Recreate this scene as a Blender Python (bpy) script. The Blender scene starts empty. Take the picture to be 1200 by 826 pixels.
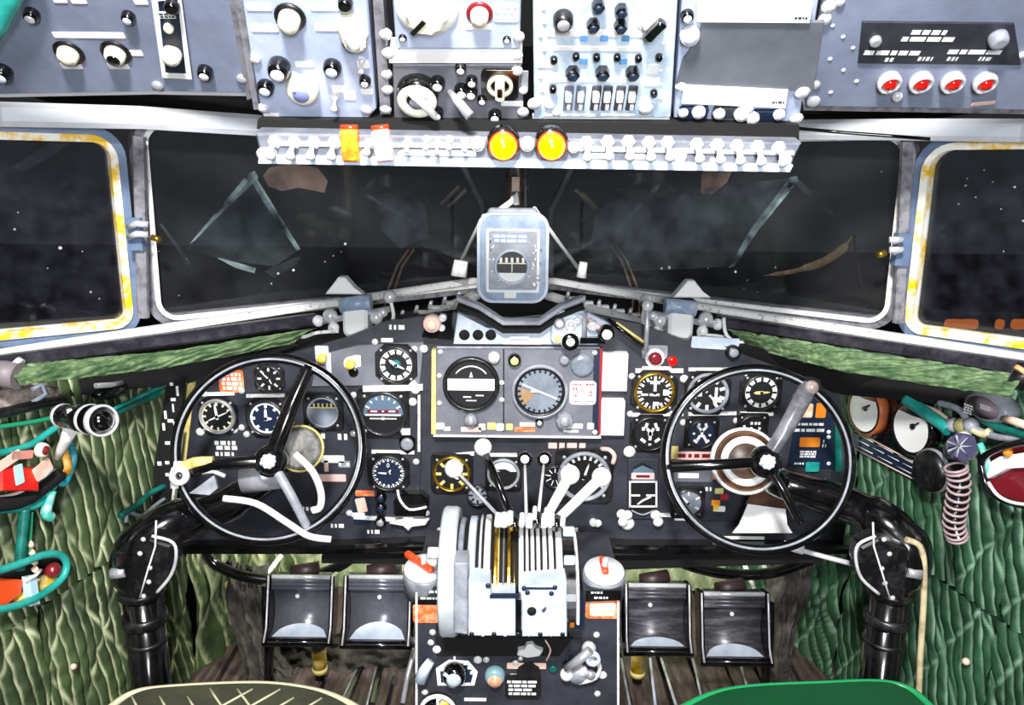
import bpy, bmesh, math, random
from mathutils import Vector, Matrix, noise
random.seed(7)
PI = math.pi
SC = bpy.context.scene
COL = SC.collection

# ---------------------------------------------------------------- camera
F, CX, CY = 900.0, 600.0, 413.0          # focal length and centre in pixels of the 1200 x 826 frame
CAM = Vector((0, 0, 1.15))
PITCH, ROLL = math.radians(13.3), math.radians(-0.6)
cam_data = bpy.data.cameras.new('camera')
cam_data.sensor_fit = 'HORIZONTAL'
cam_data.sensor_width = 36.0
cam_data.lens = 36.0 * F / 1200.0
cam_data.clip_start = 0.01
cam = bpy.data.objects.new('camera', cam_data)
COL.objects.link(cam)
CR = (Matrix.Rotation(PI / 2 - PITCH, 3, 'X') @ Matrix.Rotation(-ROLL, 3, 'Z'))
cam.matrix_world = Matrix.Translation(CAM) @ CR.to_4x4()
SC.camera = cam
RT, UP, FW = CR @ Vector((1, 0, 0)), CR @ Vector((0, 1, 0)), CR @ Vector((0, 0, -1))

# ---------------------------------------------------------------- world, lamps, exposure
world = bpy.data.worlds.new('hangar_dark')
SC.world = world
world.use_nodes = True
world.node_tree.nodes['Background'].inputs[0].default_value = (0.017, 0.0175, 0.019, 1)
world.node_tree.nodes['Background'].inputs[1].default_value = 1.0


def area(name, loc, target, size, power, color=(1, 1, 1)):
    d = bpy.data.lights.new(name, 'AREA')
    d.shape = 'DISK'
    d.size = size
    d.energy = power
    d.color = color
    o = bpy.data.objects.new(name, d)
    COL.objects.link(o)
    o.location = loc
    o.rotation_euler = (Vector(target) - Vector(loc)).to_track_quat('-Z', 'Y').to_euler()
    return o


area('cabin_light', (-0.12, -0.15, 1.95), (0, 1.5, 0.75), 0.2, 50, (1.0, 0.985, 0.96))
area('low_fill_light', (0.12, -0.75, 1.22), (0, 1.5, 0.75), 0.5, 30, (0.93, 0.96, 1.0))  # unseen fill lamp added behind the camera to lift the sill rails
area('footwell_fill', (-0.38, 1.62, 0.56), (-0.36, 1.98, 0.30), 0.06, 4.5, (1.0, 0.98, 0.86))  # pair of fill lamps added under the panel to brighten the firewall
area('footwell_fill', (0.40, 1.62, 0.56), (0.38, 1.98, 0.30), 0.06, 3.2, (1.0, 0.98, 0.86))
SC.view_settings.view_transform = 'Standard'
SC.view_settings.look = 'None'
SC.view_settings.exposure = 0.35
SC.view_settings.gamma = 1.0
SC.view_settings.use_curve_mapping = False


# ---------------------------------------------------------------- geometry helpers
def ray(px, py):
    return RT * ((px - CX) / F) + UP * ((CY - py) / F) + FW


def P(px, py, Y):
    d = ray(px, py)
    return CAM + d * ((Y - CAM.y) / d.y)


def depth(p):
    return (Vector(p) - CAM).dot(FW)


class Plane:
    """A real plane in the cabin: x along it (horizontal), y up it, z off it towards the cabin."""
    def __init__(s, o, x, y):
        s.o = Vector(o)
        s.x = Vector(x).normalized()
        z = s.x.cross(Vector(y)).normalized()
        s.z = z
        s.y = z.cross(s.x).normalized()

    def at(s, px, py, dz=0.0):
        d = ray(px, py)
        t = (s.o + s.z * dz - CAM).dot(s.z) / d.dot(s.z)
        return CAM + d * t

    def uv(s, px, py):
        q = s.at(px, py) - s.o
        return (q.dot(s.x), q.dot(s.y))

    def pt(s, u, v, w=0.0):
        return s.o + s.x * u + s.y * v + s.z * w

    def frame(s, p, rot=0.0):
        m = Matrix((s.x, s.y, s.z)).transposed().to_4x4()
        m.translation = p
        return m @ Matrix.Rotation(rot, 4, 'Z') if rot else m

    def M(s, px, py, dz=0.0, rot=0.0):
        # the point of the plane under the pixel, then lifted along the normal
        return s.frame(s.at(px, py) + s.z * dz, rot)

    def s(s, px, py):
        return depth(s.at(px, py)) / F


def rrect(x0, y0, x1, y1, r, n=5):
    """corner radii r: one number or (lower left, lower right, upper right, upper left)"""
    rr = r if isinstance(r, (tuple, list)) else (r,) * 4
    out = []
    for (cx, cy, sx, sy, a0), q in zip(((x0, y0, 1, 1, PI), (x1, y0, -1, 1, 1.5 * PI), (x1, y1, -1, -1, 0), (x0, y1, 1, -1, .5 * PI)), rr):
        for k in range(n + 1):
            a = a0 + .5 * PI * k / n
            out.append((cx + sx * q + q * math.cos(a), cy + sy * q + q * math.sin(a)))
    return out


class MB:
    def __init__(s):
        s.v, s.f, s.sm, s.mi = [], [], [], []
        s.attr = []
        s.cur = 0

    def add(s, vs, fs, M=None, smooth=False):
        b = len(s.v)
        s.v += [tuple(M @ Vector(v)) for v in vs] if M is not None else [tuple(v) for v in vs]
        for f in fs:
            s.f.append([b + i for i in f])
            s.sm.append(smooth)
            s.mi.append(s.cur)
        return s

    def loops(s, ls, M=None, smooth=False, cap0=True, cap1=True, closed=True):
        """skin successive loops (equal counts)"""
        n = len(ls[0])
        vs = [v for l in ls for v in l]
        fs = []
        for k in range(len(ls) - 1):
            for i in range(n if closed else n - 1):
                j = (i + 1) % n
                fs.append((k * n + i, k * n + j, (k + 1) * n + j, (k + 1) * n + i))
        s.add(vs, fs, M, smooth)
        b = len(s.v) - len(vs)
        if cap0:
            s.f.append([b + i for i in reversed(range(n))]); s.sm.append(False); s.mi.append(s.cur)
        if cap1:
            s.f.append([b + (len(ls) - 1) * n + i for i in range(n)]); s.sm.append(False); s.mi.append(s.cur)
        return s

    def prism(s, poly, z0, z1, ch=0.0, M=None):
        ls = [[(x, y, z0) for x, y in poly]]
        if ch > 0:
            n = len(poly)
            cx = sum(p[0] for p in poly) / n
            cy = sum(p[1] for p in poly) / n
            w = max(max(abs(p[0] - cx) for p in poly), 1e-6)
            h = max(max(abs(p[1] - cy) for p in poly), 1e-6)
            ins = [(cx + (x - cx) * max(0, 1 - ch / w), cy + (y - cy) * max(0, 1 - ch / h)) for x, y in poly]
            ls += [[(x, y, z1 - ch) for x, y in poly], [(x, y, z1) for x, y in ins]]
        else:
            ls.append([(x, y, z1) for x, y in poly])
        return s.loops(ls, M)

    def plate(s, w, h, z0, z1, r=0.003, ch=0.0, M=None, c=(0, 0), n=3):
        r = min(r, w * .49, h * .49)
        return s.prism(rrect(c[0] - w / 2, c[1] - h / 2, c[0] + w / 2, c[1] + h / 2, r, n), z0, z1, ch, M)

    def box(s, c, size, M=None):
        x, y, z = (q / 2 for q in size)
        vs = [(c[0] + a * x, c[1] + b * y, c[2] + d * z) for d in (-1, 1) for b in (-1, 1) for a in (-1, 1)]
        return s.add(vs, [(0, 2, 3, 1), (4, 5, 7, 6), (0, 1, 5, 4), (2, 6, 7, 3), (0, 4, 6, 2), (1, 3, 7, 5)], M)

    def ring(s, outer, inner, z0, z1, M=None):
        n = len(outer)
        vs = [(x, y, z0) for x, y in outer] + [(x, y, z1) for x, y in outer] + [(x, y, z1) for x, y in inner] + [(x, y, z0) for x, y in inner]
        fs = []
        for k in range(4):
            for i in range(n):
                j = (i + 1) % n
                a, b = k * n, ((k + 1) % 4) * n
                fs.append((a + i, a + j, b + j, b + i))
        return s.add(vs, fs, M)

    def lathe(s, prof, seg=24, M=None, smooth=True, cap0=True, cap1=True, sx=1.0):
        ls = [[(r * math.cos(2 * PI * i / seg) * sx, r * math.sin(2 * PI * i / seg), z) for i in range(seg)] for r, z in prof]
        return s.loops(ls, M, smooth, cap0, cap1)

    def cyl(s, p0, p1, r0, r1=None, seg=16, M=None):
        p0, p1 = Vector(p0), Vector(p1)
        r1 = r0 if r1 is None else r1
        q = (p1 - p0).to_track_quat('Z', 'Y').to_matrix().to_4x4()
        q.translation = p0
        L = (p1 - p0).length
        return s.lathe([(r0, 0), (r1, L)], seg, (M @ q) if M is not None else q)

    def ball(s, c, r, seg=16, M=None, sc=(1, 1, 1)):
        n = max(5, seg // 2)
        prof = [(max(1e-5, r * math.sin(PI * k / n)), -r * math.cos(PI * k / n)) for k in range(n + 1)]
        q = Matrix.Translation(Vector(c)) @ Matrix.Diagonal((*sc, 1))
        return s.lathe(prof, seg, (M @ q) if M is not None else q)

    def tube(s, pts, r, seg=10, M=None, closed=False, flat=1.0, smooth_n=0):
        pts = [Vector(p) for p in pts]
        if smooth_n:
            pts = catmull(pts, smooth_n, closed)
        n = len(pts)
        rs = r if isinstance(r, (list, tuple)) else [r] * n
        if len(rs) != n:
            rs = [rs[0] + (rs[-1] - rs[0]) * i / (n - 1) for i in range(n)] if len(rs) == 2 else [rs[min(len(rs) - 1, int(i * (len(rs) - 1) / max(1, n - 1) + .5))] for i in range(n)]
        up = None
        ls = []
        for i, p in enumerate(pts):
            a = pts[(i - 1) % n] if (closed or i) else p
            b = pts[(i + 1) % n] if (closed or i < n - 1) else p
            t = (b - a).normalized()
            if up is None:
                up = t.orthogonal().normalized()
            up = (up - t * up.dot(t))
            up = up.normalized() if up.length > 1e-6 else t.orthogonal().normalized()
            w = t.cross(up)
            ls.append([tuple(p + (up * math.cos(2 * PI * k / seg) * flat + w * math.sin(2 * PI * k / seg)) * rs[i]) for k in range(seg)])
        if closed:
            # align the seam: the last ring joins the first
            f0, fl = ls[0], ls[-1]
            best = min(range(seg), key=lambda o: (Vector(fl[0]) - Vector(f0[o])).length)
            ls.append([f0[(k + best) % seg] for k in range(seg)])
            return s.loops(ls, M, True, False, False)
        return s.loops(ls, M, True)

    def merge(s, mesh, M=None):
        return s.add([v.co[:] for v in mesh.vertices], [tuple(p.vertices) for p in mesh.polygons], M)

    def mesh(s, name, mats):
        me = bpy.data.meshes.new(name)
        me.from_pydata(s.v, [], s.f)
        me.polygons.foreach_set('use_smooth', s.sm)
        for m in (mats if isinstance(mats, (list, tuple)) else [mats]):
            me.materials.append(m)
        if s.attr:
            ca = me.attributes.new('thread', 'FLOAT', 'POINT')
            ca.data.foreach_set('value', s.attr)
        if any(s.mi):
            me.polygons.foreach_set('material_index', s.mi)
        me.update()
        return me


def catmull(pts, n, closed=False):
    out = []
    m = len(pts)
    for i in range(m if closed else m - 1):
        p0 = pts[(i - 1) % m] if (closed or i) else pts[0]
        p1, p2 = pts[i], pts[(i + 1) % m]
        p3 = pts[(i + 2) % m] if (closed or i + 2 < m) else pts[-1]
        for k in range(n):
            t = k / n
            out.append(.5 * ((2 * p1) + (p2 - p0) * t + (2 * p0 - 5 * p1 + 4 * p2 - p3) * t * t + (3 * p1 - p0 - 3 * p2 + p3) * t ** 3))
    if not closed:
        out.append(pts[-1])
    return out


# ---------------------------------------------------------------- objects
WM = {}


def thing(name, label, cat, M, group=None, kind=None):
    o = bpy.data.objects.new(name, None)
    o.empty_display_size = 0.05
    COL.objects.link(o)
    M = M if isinstance(M, Matrix) else Matrix.Translation(Vector(M))
    o.matrix_world = M
    WM[o] = M.copy()
    if kind:
        o['kind'] = kind
    if label:
        o['label'] = label
    if cat:
        o['category'] = cat
    if group:
        o['group'] = group
    return o


def part(name, mb, mats, parent, M=None, label=None, kind=None):
    """a part; its mesh is in the frame M (world frame when M is None)"""
    me = mb.mesh(name, mats) if isinstance(mb, MB) else mb
    o = bpy.data.objects.new(name, me)
    COL.objects.link(o)
    M = Matrix.Identity(4) if M is None else M
    if parent is not None:
        o.parent = parent
        o.matrix_basis = WM[parent].inverted() @ M
    else:
        o.matrix_world = M
    WM[o] = M.copy()
    if label:
        o['label'] = label
    if kind:
        o['kind'] = kind
    return o


def single(name, mb, mats, label, cat, M=None, group=None, kind=None):
    """a thing of one mesh; world-space geometry is re-based on its own centre"""
    if M is None and isinstance(mb, MB):
        n = len(mb.v)
        c = Vector([sum(v[i] for v in mb.v) / n for i in range(3)])
        mb.v = [tuple(Vector(v) - c) for v in mb.v]
        M = Matrix.Translation(c)
    o = part(name, mb, mats, None, M, label, kind)
    if cat:
        o['category'] = cat
    if group:
        o['group'] = group
    return o


_fonts = {}


def text_mesh(txt, size):
    key = (txt, round(size, 5))
    if key not in _fonts:
        cu = bpy.data.curves.new('lettering', 'FONT')
        cu.body = txt
        cu.size = size
        cu.align_x = 'CENTER'
        cu.align_y = 'CENTER'
        cu.extrude = 0.00025
        cu.resolution_u = 2
        ob = bpy.data.objects.new('lettering', cu)
        COL.objects.link(ob)
        dg = bpy.context.evaluated_depsgraph_get()
        me = bpy.data.meshes.new_from_object(ob.evaluated_get(dg))
        bpy.data.objects.remove(ob)
        bpy.data.curves.remove(cu)
        _fonts[key] = me
    return _fonts[key]


def lines(mb, x0, y0, w, h, rows, z, fill=.55, seed=1, M=None, words=None):
    """rows of print too small to read: short bars the size of the words"""
    rg = random.Random(seed)
    rh = h / rows
    for k in range(rows):
        y = y0 + h - (k + .5) * rh
        x = x0 + rg.uniform(0, .08) * w
        while x < x0 + w * rg.uniform(.82, 1):
            ww = min(rg.uniform(.10, .3) * w, x0 + w - x)
            if ww > rh * .25:
                mb.box((x + ww / 2, y, z), (ww, rh * fill, .0005), M)
            x += ww + rh * .35
    return mb


# ---------------------------------------------------------------- materials
def lin(h):
    h = h.lstrip('#')
    return tuple((((int(h[i:i + 2], 16) / 255) + .055) / 1.055) ** 2.4 if int(h[i:i + 2], 16) > 10 else int(h[i:i + 2], 16) / 255 / 12.92 for i in (0, 2, 4))


MATS = {}


def mat(name, col, rough=.5, metal=0.0, col2=None, scale=30.0, amount=.5, bump=0.0, bscale=None, spec=.5, emit=0.0, coat=0.0, sharp=.5, detail=4.0, stretch=None, thread=None):
    if name in MATS:
        return MATS[name]
    m = bpy.data.materials.new(name)
    m.use_nodes = True
    nt = m.node_tree
    b = nt.nodes['Principled BSDF']
    c1 = (*lin(col), 1)
    b.inputs['Base Color'].default_value = c1
    b.inputs['Roughness'].default_value = rough
    b.inputs['Metallic'].default_value = metal
    b.inputs['Specular IOR Level'].default_value = spec
    b.inputs['Coat Weight'].default_value = coat
    b.inputs['Coat Roughness'].default_value = .12
    tc = nt.nodes.new('ShaderNodeTexCoord')
    mp = nt.nodes.new('ShaderNodeMapping')
    nt.links.new(tc.outputs['Object'], mp.inputs[0])
    if stretch:
        mp.inputs['Scale'].default_value = stretch
    if col2:
        no = nt.nodes.new('ShaderNodeTexNoise')
        no.inputs['Scale'].default_value = scale
        no.inputs['Detail'].default_value = detail
        no.inputs['Roughness'].default_value = .65
        nt.links.new(mp.outputs[0], no.inputs['Vector'])
        rp = nt.nodes.new('ShaderNodeMapRange')
        wd = .25 * (1 - sharp) + .02
        rp.inputs['From Min'].default_value = 1 - amount - wd
        rp.inputs['From Max'].default_value = 1 - amount + wd
        nt.links.new(no.outputs['Fac'], rp.inputs['Value'])
        mx = nt.nodes.new('ShaderNodeMix')
        mx.data_type = 'RGBA'
        mx.inputs['A'].default_value = c1
        mx.inputs['B'].default_value = (*lin(col2), 1)
        nt.links.new(rp.outputs[0], mx.inputs['Factor'])
        nt.links.new(mx.outputs['Result'], b.inputs['Base Color'])
    if thread:
        at = nt.nodes.new('ShaderNodeAttribute')
        at.attribute_name = 'thread'
        m3 = nt.nodes.new('ShaderNodeMix')
        m3.data_type = 'RGBA'
        src = b.inputs['Base Color'].links[0].from_socket if b.inputs['Base Color'].links else None
        if src:
            nt.links.new(src, m3.inputs['A'])
        else:
            m3.inputs['A'].default_value = c1
        m3.inputs['B'].default_value = (*lin(thread), 1)
        nt.links.new(at.outputs['Fac'], m3.inputs['Factor'])
        nt.links.new(m3.outputs['Result'], b.inputs['Base Color'])
    if bump:
        n2 = nt.nodes.new('ShaderNodeTexNoise')
        n2.inputs['Scale'].default_value = bscale or scale * 3
        n2.inputs['Detail'].default_value = 3
        nt.links.new(mp.outputs[0], n2.inputs['Vector'])
        bp = nt.nodes.new('ShaderNodeBump')
        bp.inputs['Strength'].default_value = bump
        bp.inputs['Distance'].default_value = .002
        nt.links.new(n2.outputs['Fac'], bp.inputs['Height'])
        nt.links.new(bp.outputs[0], b.inputs['Normal'])
    if emit:
        b.inputs['Emission Color'].default_value = c1
        b.inputs['Emission Strength'].default_value = emit
    MATS[name] = m
    return m


def film(name, col, cover, rough=.05, gloss=.05, scale=18, dust=.02, fres=1.45):
    """glass with dust on it: clear, a reflection by angle, and a thin cover of dirt"""
    m = bpy.data.materials.new(name)
    m.use_nodes = True
    nt = m.node_tree
    nt.nodes.remove(nt.nodes['Principled BSDF'])
    out = nt.nodes['Material Output']
    tr = nt.nodes.new('ShaderNodeBsdfTransparent')
    tr.inputs[0].default_value = (.8, .83, .85, 1)
    gl = nt.nodes.new('ShaderNodeBsdfGlossy')
    gl.inputs['Roughness'].default_value = rough
    fr = nt.nodes.new('ShaderNodeFresnel')
    fr.inputs[0].default_value = fres
    m1 = nt.nodes.new('ShaderNodeMixShader')
    nt.links.new(fr.outputs[0], m1.inputs[0])
    nt.links.new(tr.outputs[0], m1.inputs[1])
    nt.links.new(gl.outputs[0], m1.inputs[2])
    df = nt.nodes.new('ShaderNodeBsdfDiffuse')
    df.inputs[0].default_value = (*lin(col), 1)
    tc = nt.nodes.new('ShaderNodeTexCoord')
    no = nt.nodes.new('ShaderNodeTexNoise')
    no.inputs['Scale'].default_value = scale
    no.inputs['Detail'].default_value = 6
    nt.links.new(tc.outputs['Object'], no.inputs['Vector'])
    mr = nt.nodes.new('ShaderNodeMapRange')
    mr.inputs['From Min'].default_value = .35
    mr.inputs['From Max'].default_value = .75
    mr.inputs['To Min'].default_value = dust
    mr.inputs['To Max'].default_value = cover
    nt.links.new(no.outputs['Fac'], mr.inputs['Value'])
    m2 = nt.nodes.new('ShaderNodeMixShader')
    nt.links.new(mr.outputs[0], m2.inputs[0])
    nt.links.new(m1.outputs[0], m2.inputs[1])
    nt.links.new(df.outputs[0], m2.inputs[2])
    nt.links.new(m2.outputs[0], out.inputs[0])
    MATS[name] = m
    return m


BLACK = mat('black_paint', '#0d0d0f', .38, col2='#3a383c', scale=45, amount=.33, sharp=.3, coat=.2)
GLOSSBLACK = mat('gloss_black', '#08080a', .16, coat=.6, col2='#1c1a1d', scale=25, amount=.4)
MATTE = mat('matte_black', '#060607', .85)
PANEL = mat('panel_crackle', '#2a2b33', .4, col2='#43444e', scale=16, amount=.42, sharp=.1, bump=.25, bscale=420)
PANEL2 = mat('panel_light', '#62636c', .42, col2='#82838c', scale=14, amount=.45, sharp=.1, bump=.2, bscale=420)
OVER = mat('overhead_blue_grey', '#93a0c0', .38, col2='#cdd7ee', scale=9, amount=.5, sharp=.05, bump=.12, bscale=300)
OVERL = mat('overhead_pale_blue', '#a9c1dc', .4, col2='#e2edf8', scale=40, amount=.5, sharp=.15)
SIDEP = mat('side_panel_grey', '#70768b', .4, col2='#98a1bb', scale=7, amount=.48, sharp=.02, bump=.1, bscale=300)
BLANK = mat('blank_plate_grey', '#5a5d66', .5, col2='#74777f', scale=12, amount=.45, sharp=.1)
WHITE = mat('white_paint', '#f4f4f2', .4)
PAPER = mat('white_paper', '#ffffff', .7)
IVORY = mat('ivory_plastic', '#f0ead2', .35)
PRINT = mat('white_print', '#f7f7f5', .6)
SCUFF = mat('scuffed_white', '#eceae6', .4, col2='#2a2a30', scale=55, amount=.4, sharp=.7, stretch=(1, 1, 2.2))
RAIL = mat('worn_rail', '#fbfaf8', .35, col2='#34333a', scale=80, amount=.33, sharp=.7)
HEADER = mat('header_white', '#e9eaee', .45, col2='#b9bfcc', scale=6, amount=.4, sharp=.1)
FRAMEG = mat('frame_grey', '#8f8d95', .4, col2='#3f3e46', scale=40, amount=.42, sharp=.5)
FRAMEB = mat('frame_blue', '#5d7090', .4, col2='#8397b4', scale=14, amount=.4, sharp=.1)
CHROME = mat('chrome', '#f4f4f6', .22, .35, col2='#c4c4cc', scale=30, amount=.4)
STEEL = mat('brushed_steel', '#cfcfd6', .3, .45, col2='#9a9aa3', scale=26, amount=.42, sharp=.2)
SILVER = mat('silver_paint', '#a9b9d0', .34, col2='#e2eaf4', scale=18, amount=.5, sharp=.1)
SILVERD = mat('grey_hammered', '#7d8089', .36, col2='#b4b7c0', scale=30, amount=.45, sharp=.2)
COMPASS = mat('compass_blue', '#6d83a3', .34, col2='#a3b6cc', scale=28, amount=.45, sharp=.2)
YELLOW = mat('yellow_paint', '#f0c419', .45, col2='#fff7d0', scale=40, amount=.42, sharp=.5)
YSEAL = mat('yellow_seal', '#f7c400', .45, col2='#fffdf2', scale=24, amount=.52, sharp=.8)
YELLOWP = mat('pale_yellow', '#e9d889', .45, col2='#b89a3a', scale=40, amount=.35)
LAMPY = mat('lit_yellow_lens', '#ffd400', .2, emit=.85, coat=.6)
LAMPR = mat('red_ring', '#ff3a12', .3, coat=.4)
REDLENS = mat('red_lens', '#d8150f', .12, coat=1.0)
DARKRED = mat('dark_red', '#7c1c26', .3, coat=.4)
ORANGE = mat('orange_placard', '#f0682a', .5, col2='#ffd2a8', scale=60, amount=.38, sharp=.3)
ORANGE2 = mat('orange_plain', '#f08a1c', .5)
AMBER = mat('glowing_plate', '#f07a1e', .4, emit=.45)
REDPRINT = mat('red_print', '#a01a22', .6)
PINK = mat('pale_pink', '#f3c9c2', .5)
TEAL = mat('teal_paint', '#0f8f86', .36, col2='#45c4b6', scale=22, amount=.4, sharp=.2)
TEALD = mat('teal_dark', '#0b5b52', .4, col2='#1f8d7c', scale=24, amount=.4)
GREENL = mat('olive_quilt', '#22301d', .6, col2='#55693f', scale=9, amount=.45, sharp=.1, bump=.2, bscale=160, thread='#dfe6b8')
GREENR = mat('green_quilt', '#12301f', .55, col2='#2c5c3c', scale=8, amount=.42, sharp=.1, bump=.2, bscale=160, thread='#8cb596')
GREENF = mat('fire_wall_green', '#7f9468', .72, col2='#c3cda6', scale=12, amount=.45, sharp=.2, thread='#eef2cc')
GREENS = mat('strip_green', '#3f5c3b', .6, col2='#8aa274', scale=26, amount=.42, sharp=.35, stretch=(1, 1, 4))
GREENSEAT = mat('green_vinyl', '#063f20', .42, col2='#084a27', scale=9, amount=.4, sharp=.1)
OLIVESEAT = mat('olive_vinyl', '#2b2c22', .55, col2='#45462f', scale=20, amount=.4, sharp=.1)
PIPING = mat('pale_piping', '#b5b295', .5)
PIPG = mat('bright_green_piping', '#1f8a52', .35)
WOOD = mat('floor_wood', '#35282a', .6, col2='#6d5c58', scale=24, amount=.4, sharp=.4, stretch=(3, .5, 3))
CANVAS = mat('dark_canvas', '#2d2a28', .85, col2='#57524c', scale=30, amount=.4, sharp=.3)
PEDAL = mat('pedal_metal', '#54565f', .26, .35, col2='#83868f', scale=12, amount=.45, sharp=.05)
PEDALR = mat('pedal_metal_worn', '#4e4e55', .36, .3, col2='#8e8e95', scale=32, amount=.40, sharp=.6, stretch=(.4, 2, 2))
BRASS = mat('brass', '#caa13c', .28, .9, col2='#7a5a18', scale=40, amount=.4)
DIAL = mat('dial_black', '#0c0d11', .5)
DIALB = mat('dial_navy', '#14233c', .45)
DIALG = mat('dial_grey_glass', '#6f7886', .22, col2='#9ea6b2', scale=24, amount=.45, sharp=.05, coat=.6)
SKYB = mat('horizon_blue', '#5d7488', .4)
TAN = mat('tan_blade', '#a6825a', .6, col2='#d0b48c', scale=40, amount=.4)
BROWN = mat('brown_strut', '#8a5c44', .6, col2='#c9a58c', scale=40, amount=.4)
GREYSTRUT = mat('grey_strut', '#77767a', .5)
PINKW = mat('pink_wash', '#f2ccb8', .5)
HANGAR = mat('hangar_floor', '#1a1a1c', .8)
PURPLE = mat('violet_knob', '#4a4664', .35, coat=.4)
GLASS = film('window_glass', '#9a9aa0', .045, dust=.014, scale=9)
TANREFL = film('tan_reflection', '#b3998c', .3, dust=.08, scale=14, fres=1.02)  # film that paints a tan reflection onto the panes
GLASSS = film('side_window_glass', '#8a88a0', .04, dust=.006, scale=26)
SMEARREFL = film('smear_reflection', '#bfd3d6', .42, dust=.0, scale=24, fres=1.02)
SMEARREFLF = film('faint_smear_reflection', '#98a0a6', .08, dust=.014, scale=16, fres=1.02)

# ---------------------------------------------------------------- the setting: windows, walls, floor, trim
def struct(name, label=None, M=None):
    return thing(name, label, None, M or Matrix.Identity(4), kind='structure')


def struct1(name, mb, m, label=None):
    return single(name, mb, m, label, None, kind='structure')


ZS, ZT = .838, 1.218
NOSE = Vector((.012, 2.12, ZS))
LB, LT = Vector((-.733, 1.5, ZS)), Vector((-.702, 1.5, ZT))
RB, RTOP = Vector((.785, 1.5, ZS)), Vector((.737, 1.5, ZT))
W1 = Plane(LB, LB - Vector((-.931, 1.36, ZS)), (.07, 0, 1))
W2 = Plane(LB, NOSE - LB, LT - LB)
W3 = Plane(RB, RB - NOSE, RTOP - RB)
W4 = Plane(RB, Vector((.928, 1.36, ZS)) - RB, (-.08, 0, 1))
PP = Plane((0, 1.55, .5), (1, 0, 0), (0, 0, 1))          # face of the instrument panel


def beam(pts, w, h, up=(0, 0, 1)):
    """a bar of rectangular section w x h along the points"""
    pts = [Vector(p) for p in pts]
    ls = []
    for i, p in enumerate(pts):
        t = (pts[min(i + 1, len(pts) - 1)] - pts[max(i - 1, 0)]).normalized()
        sd = t.cross(Vector(up)).normalized()
        u = sd.cross(t)
        c = .22
        sec = [(-.5, -.5 + c), (-.5 + c, -.5), (.5 - c, -.5), (.5, -.5 + c), (.5, .5 - c), (.5 - c, .5), (-.5 + c, .5), (-.5, .5 - c)]
        ls.append([tuple(p + sd * (a * w) + u * (b * h)) for a, b in sec])
    return MB().loops(ls)


def window(name, label, W, u0, v0, u1, v1, radii, fw, seal=None, fm=None, glass=None, seal_w=.012):
    t = struct(name, label, W.frame(W.pt((u0 + u1) / 2, v0)))
    cu = (u0 + u1) / 2
    M = WM[t]
    inn = rrect(u0 - cu, 0, u1 - cu, v1 - v0, radii, 7)
    rr = [r + fw for r in radii]
    out = rrect(u0 - cu - fw, -fw, u1 - cu + fw, v1 - v0 + fw, rr, 7)
    m2 = [((a[0] + b[0]) / 2, (a[1] + b[1]) / 2) for a, b in zip(inn, out)]
    part('frame', MB().ring(out, inn, -.03, .004), fm or FRAMEG, t, M)
    lip = [(a[0] * .62 + b[0] * .38, a[1] * .62 + b[1] * .38) for a, b in zip(inn, out)]
    if seal:
        so = rrect(u0 - cu - seal_w * .1, -seal_w * .1, u1 - cu + seal_w * .1, v1 - v0 + seal_w * .1, [r + .004 for r in radii], 7)
        si = rrect(u0 - cu + seal_w, seal_w, u1 - cu - seal_w, v1 - v0 - seal_w, [max(.004, r - seal_w) for r in radii], 7)
        part('seal', MB().ring(so, si, -.028, .010), seal, t, M, label='worn yellow window seal')
    else:
        part('retaining_lip', MB().ring(lip, inn, .004, .012), RAIL, t, M)
    part('pane', MB().prism(inn, -.024, -.018), glass or GLASS, t, M)
    return t, M, cu


# windshields: local u runs towards the nose on the left, away from it on the right
uL = W2.uv(179, 260)[0]
win2, M2, c2 = window('window_2', 'left windshield pane in worn grey frame with smeared glass', W2, uL, W2.uv(330, 356)[1], (NOSE - LB).length - .028, .385, (.035, .01, .01, .03), .024)
uR = W3.uv(1049, 260)[0]
win3, M3, c3 = window('window_3', 'right windshield pane in worn grey frame with wiper outside', W3, -(RB - NOSE).length + .028, W3.uv(900, 358)[1], uR, .378, (.01, .035, .03, .01), .024)
win1, M1, c1 = window('window_1', 'left side window with worn yellow seal', W1, -.42, W1.uv(70, 390)[1], W1.uv(146, 280)[0], W1.uv(60, 157)[1], (.01, .03, .04, .01), .016, YSEAL, FRAMEB, GLASSS)
win4, M4, c4 = window('window_4', 'right side window with worn yellow seal', W4, W4.uv(1072, 290)[0], W4.uv(1150, 400)[1], .42, W4.uv(1150, 167)[1], (.03, .01, .01, .05), .016, YSEAL, FRAMEB, GLASSS)


# wiper smears and painted reflections, laid as film patches on the glass
def smear_reflection(win, W, pts, mats=SMEARREFL):
    poly = [W.at(x, y, -.0165) for x, y in pts]
    mb = MB().add([tuple(p) for p in poly] + [tuple(p + W.z * .0008) for p in poly],
                  [list(range(len(pts)))[::-1], [len(pts) + i for i in range(len(pts))]])
    part('smear_reflection', mb, mats, win)


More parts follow.
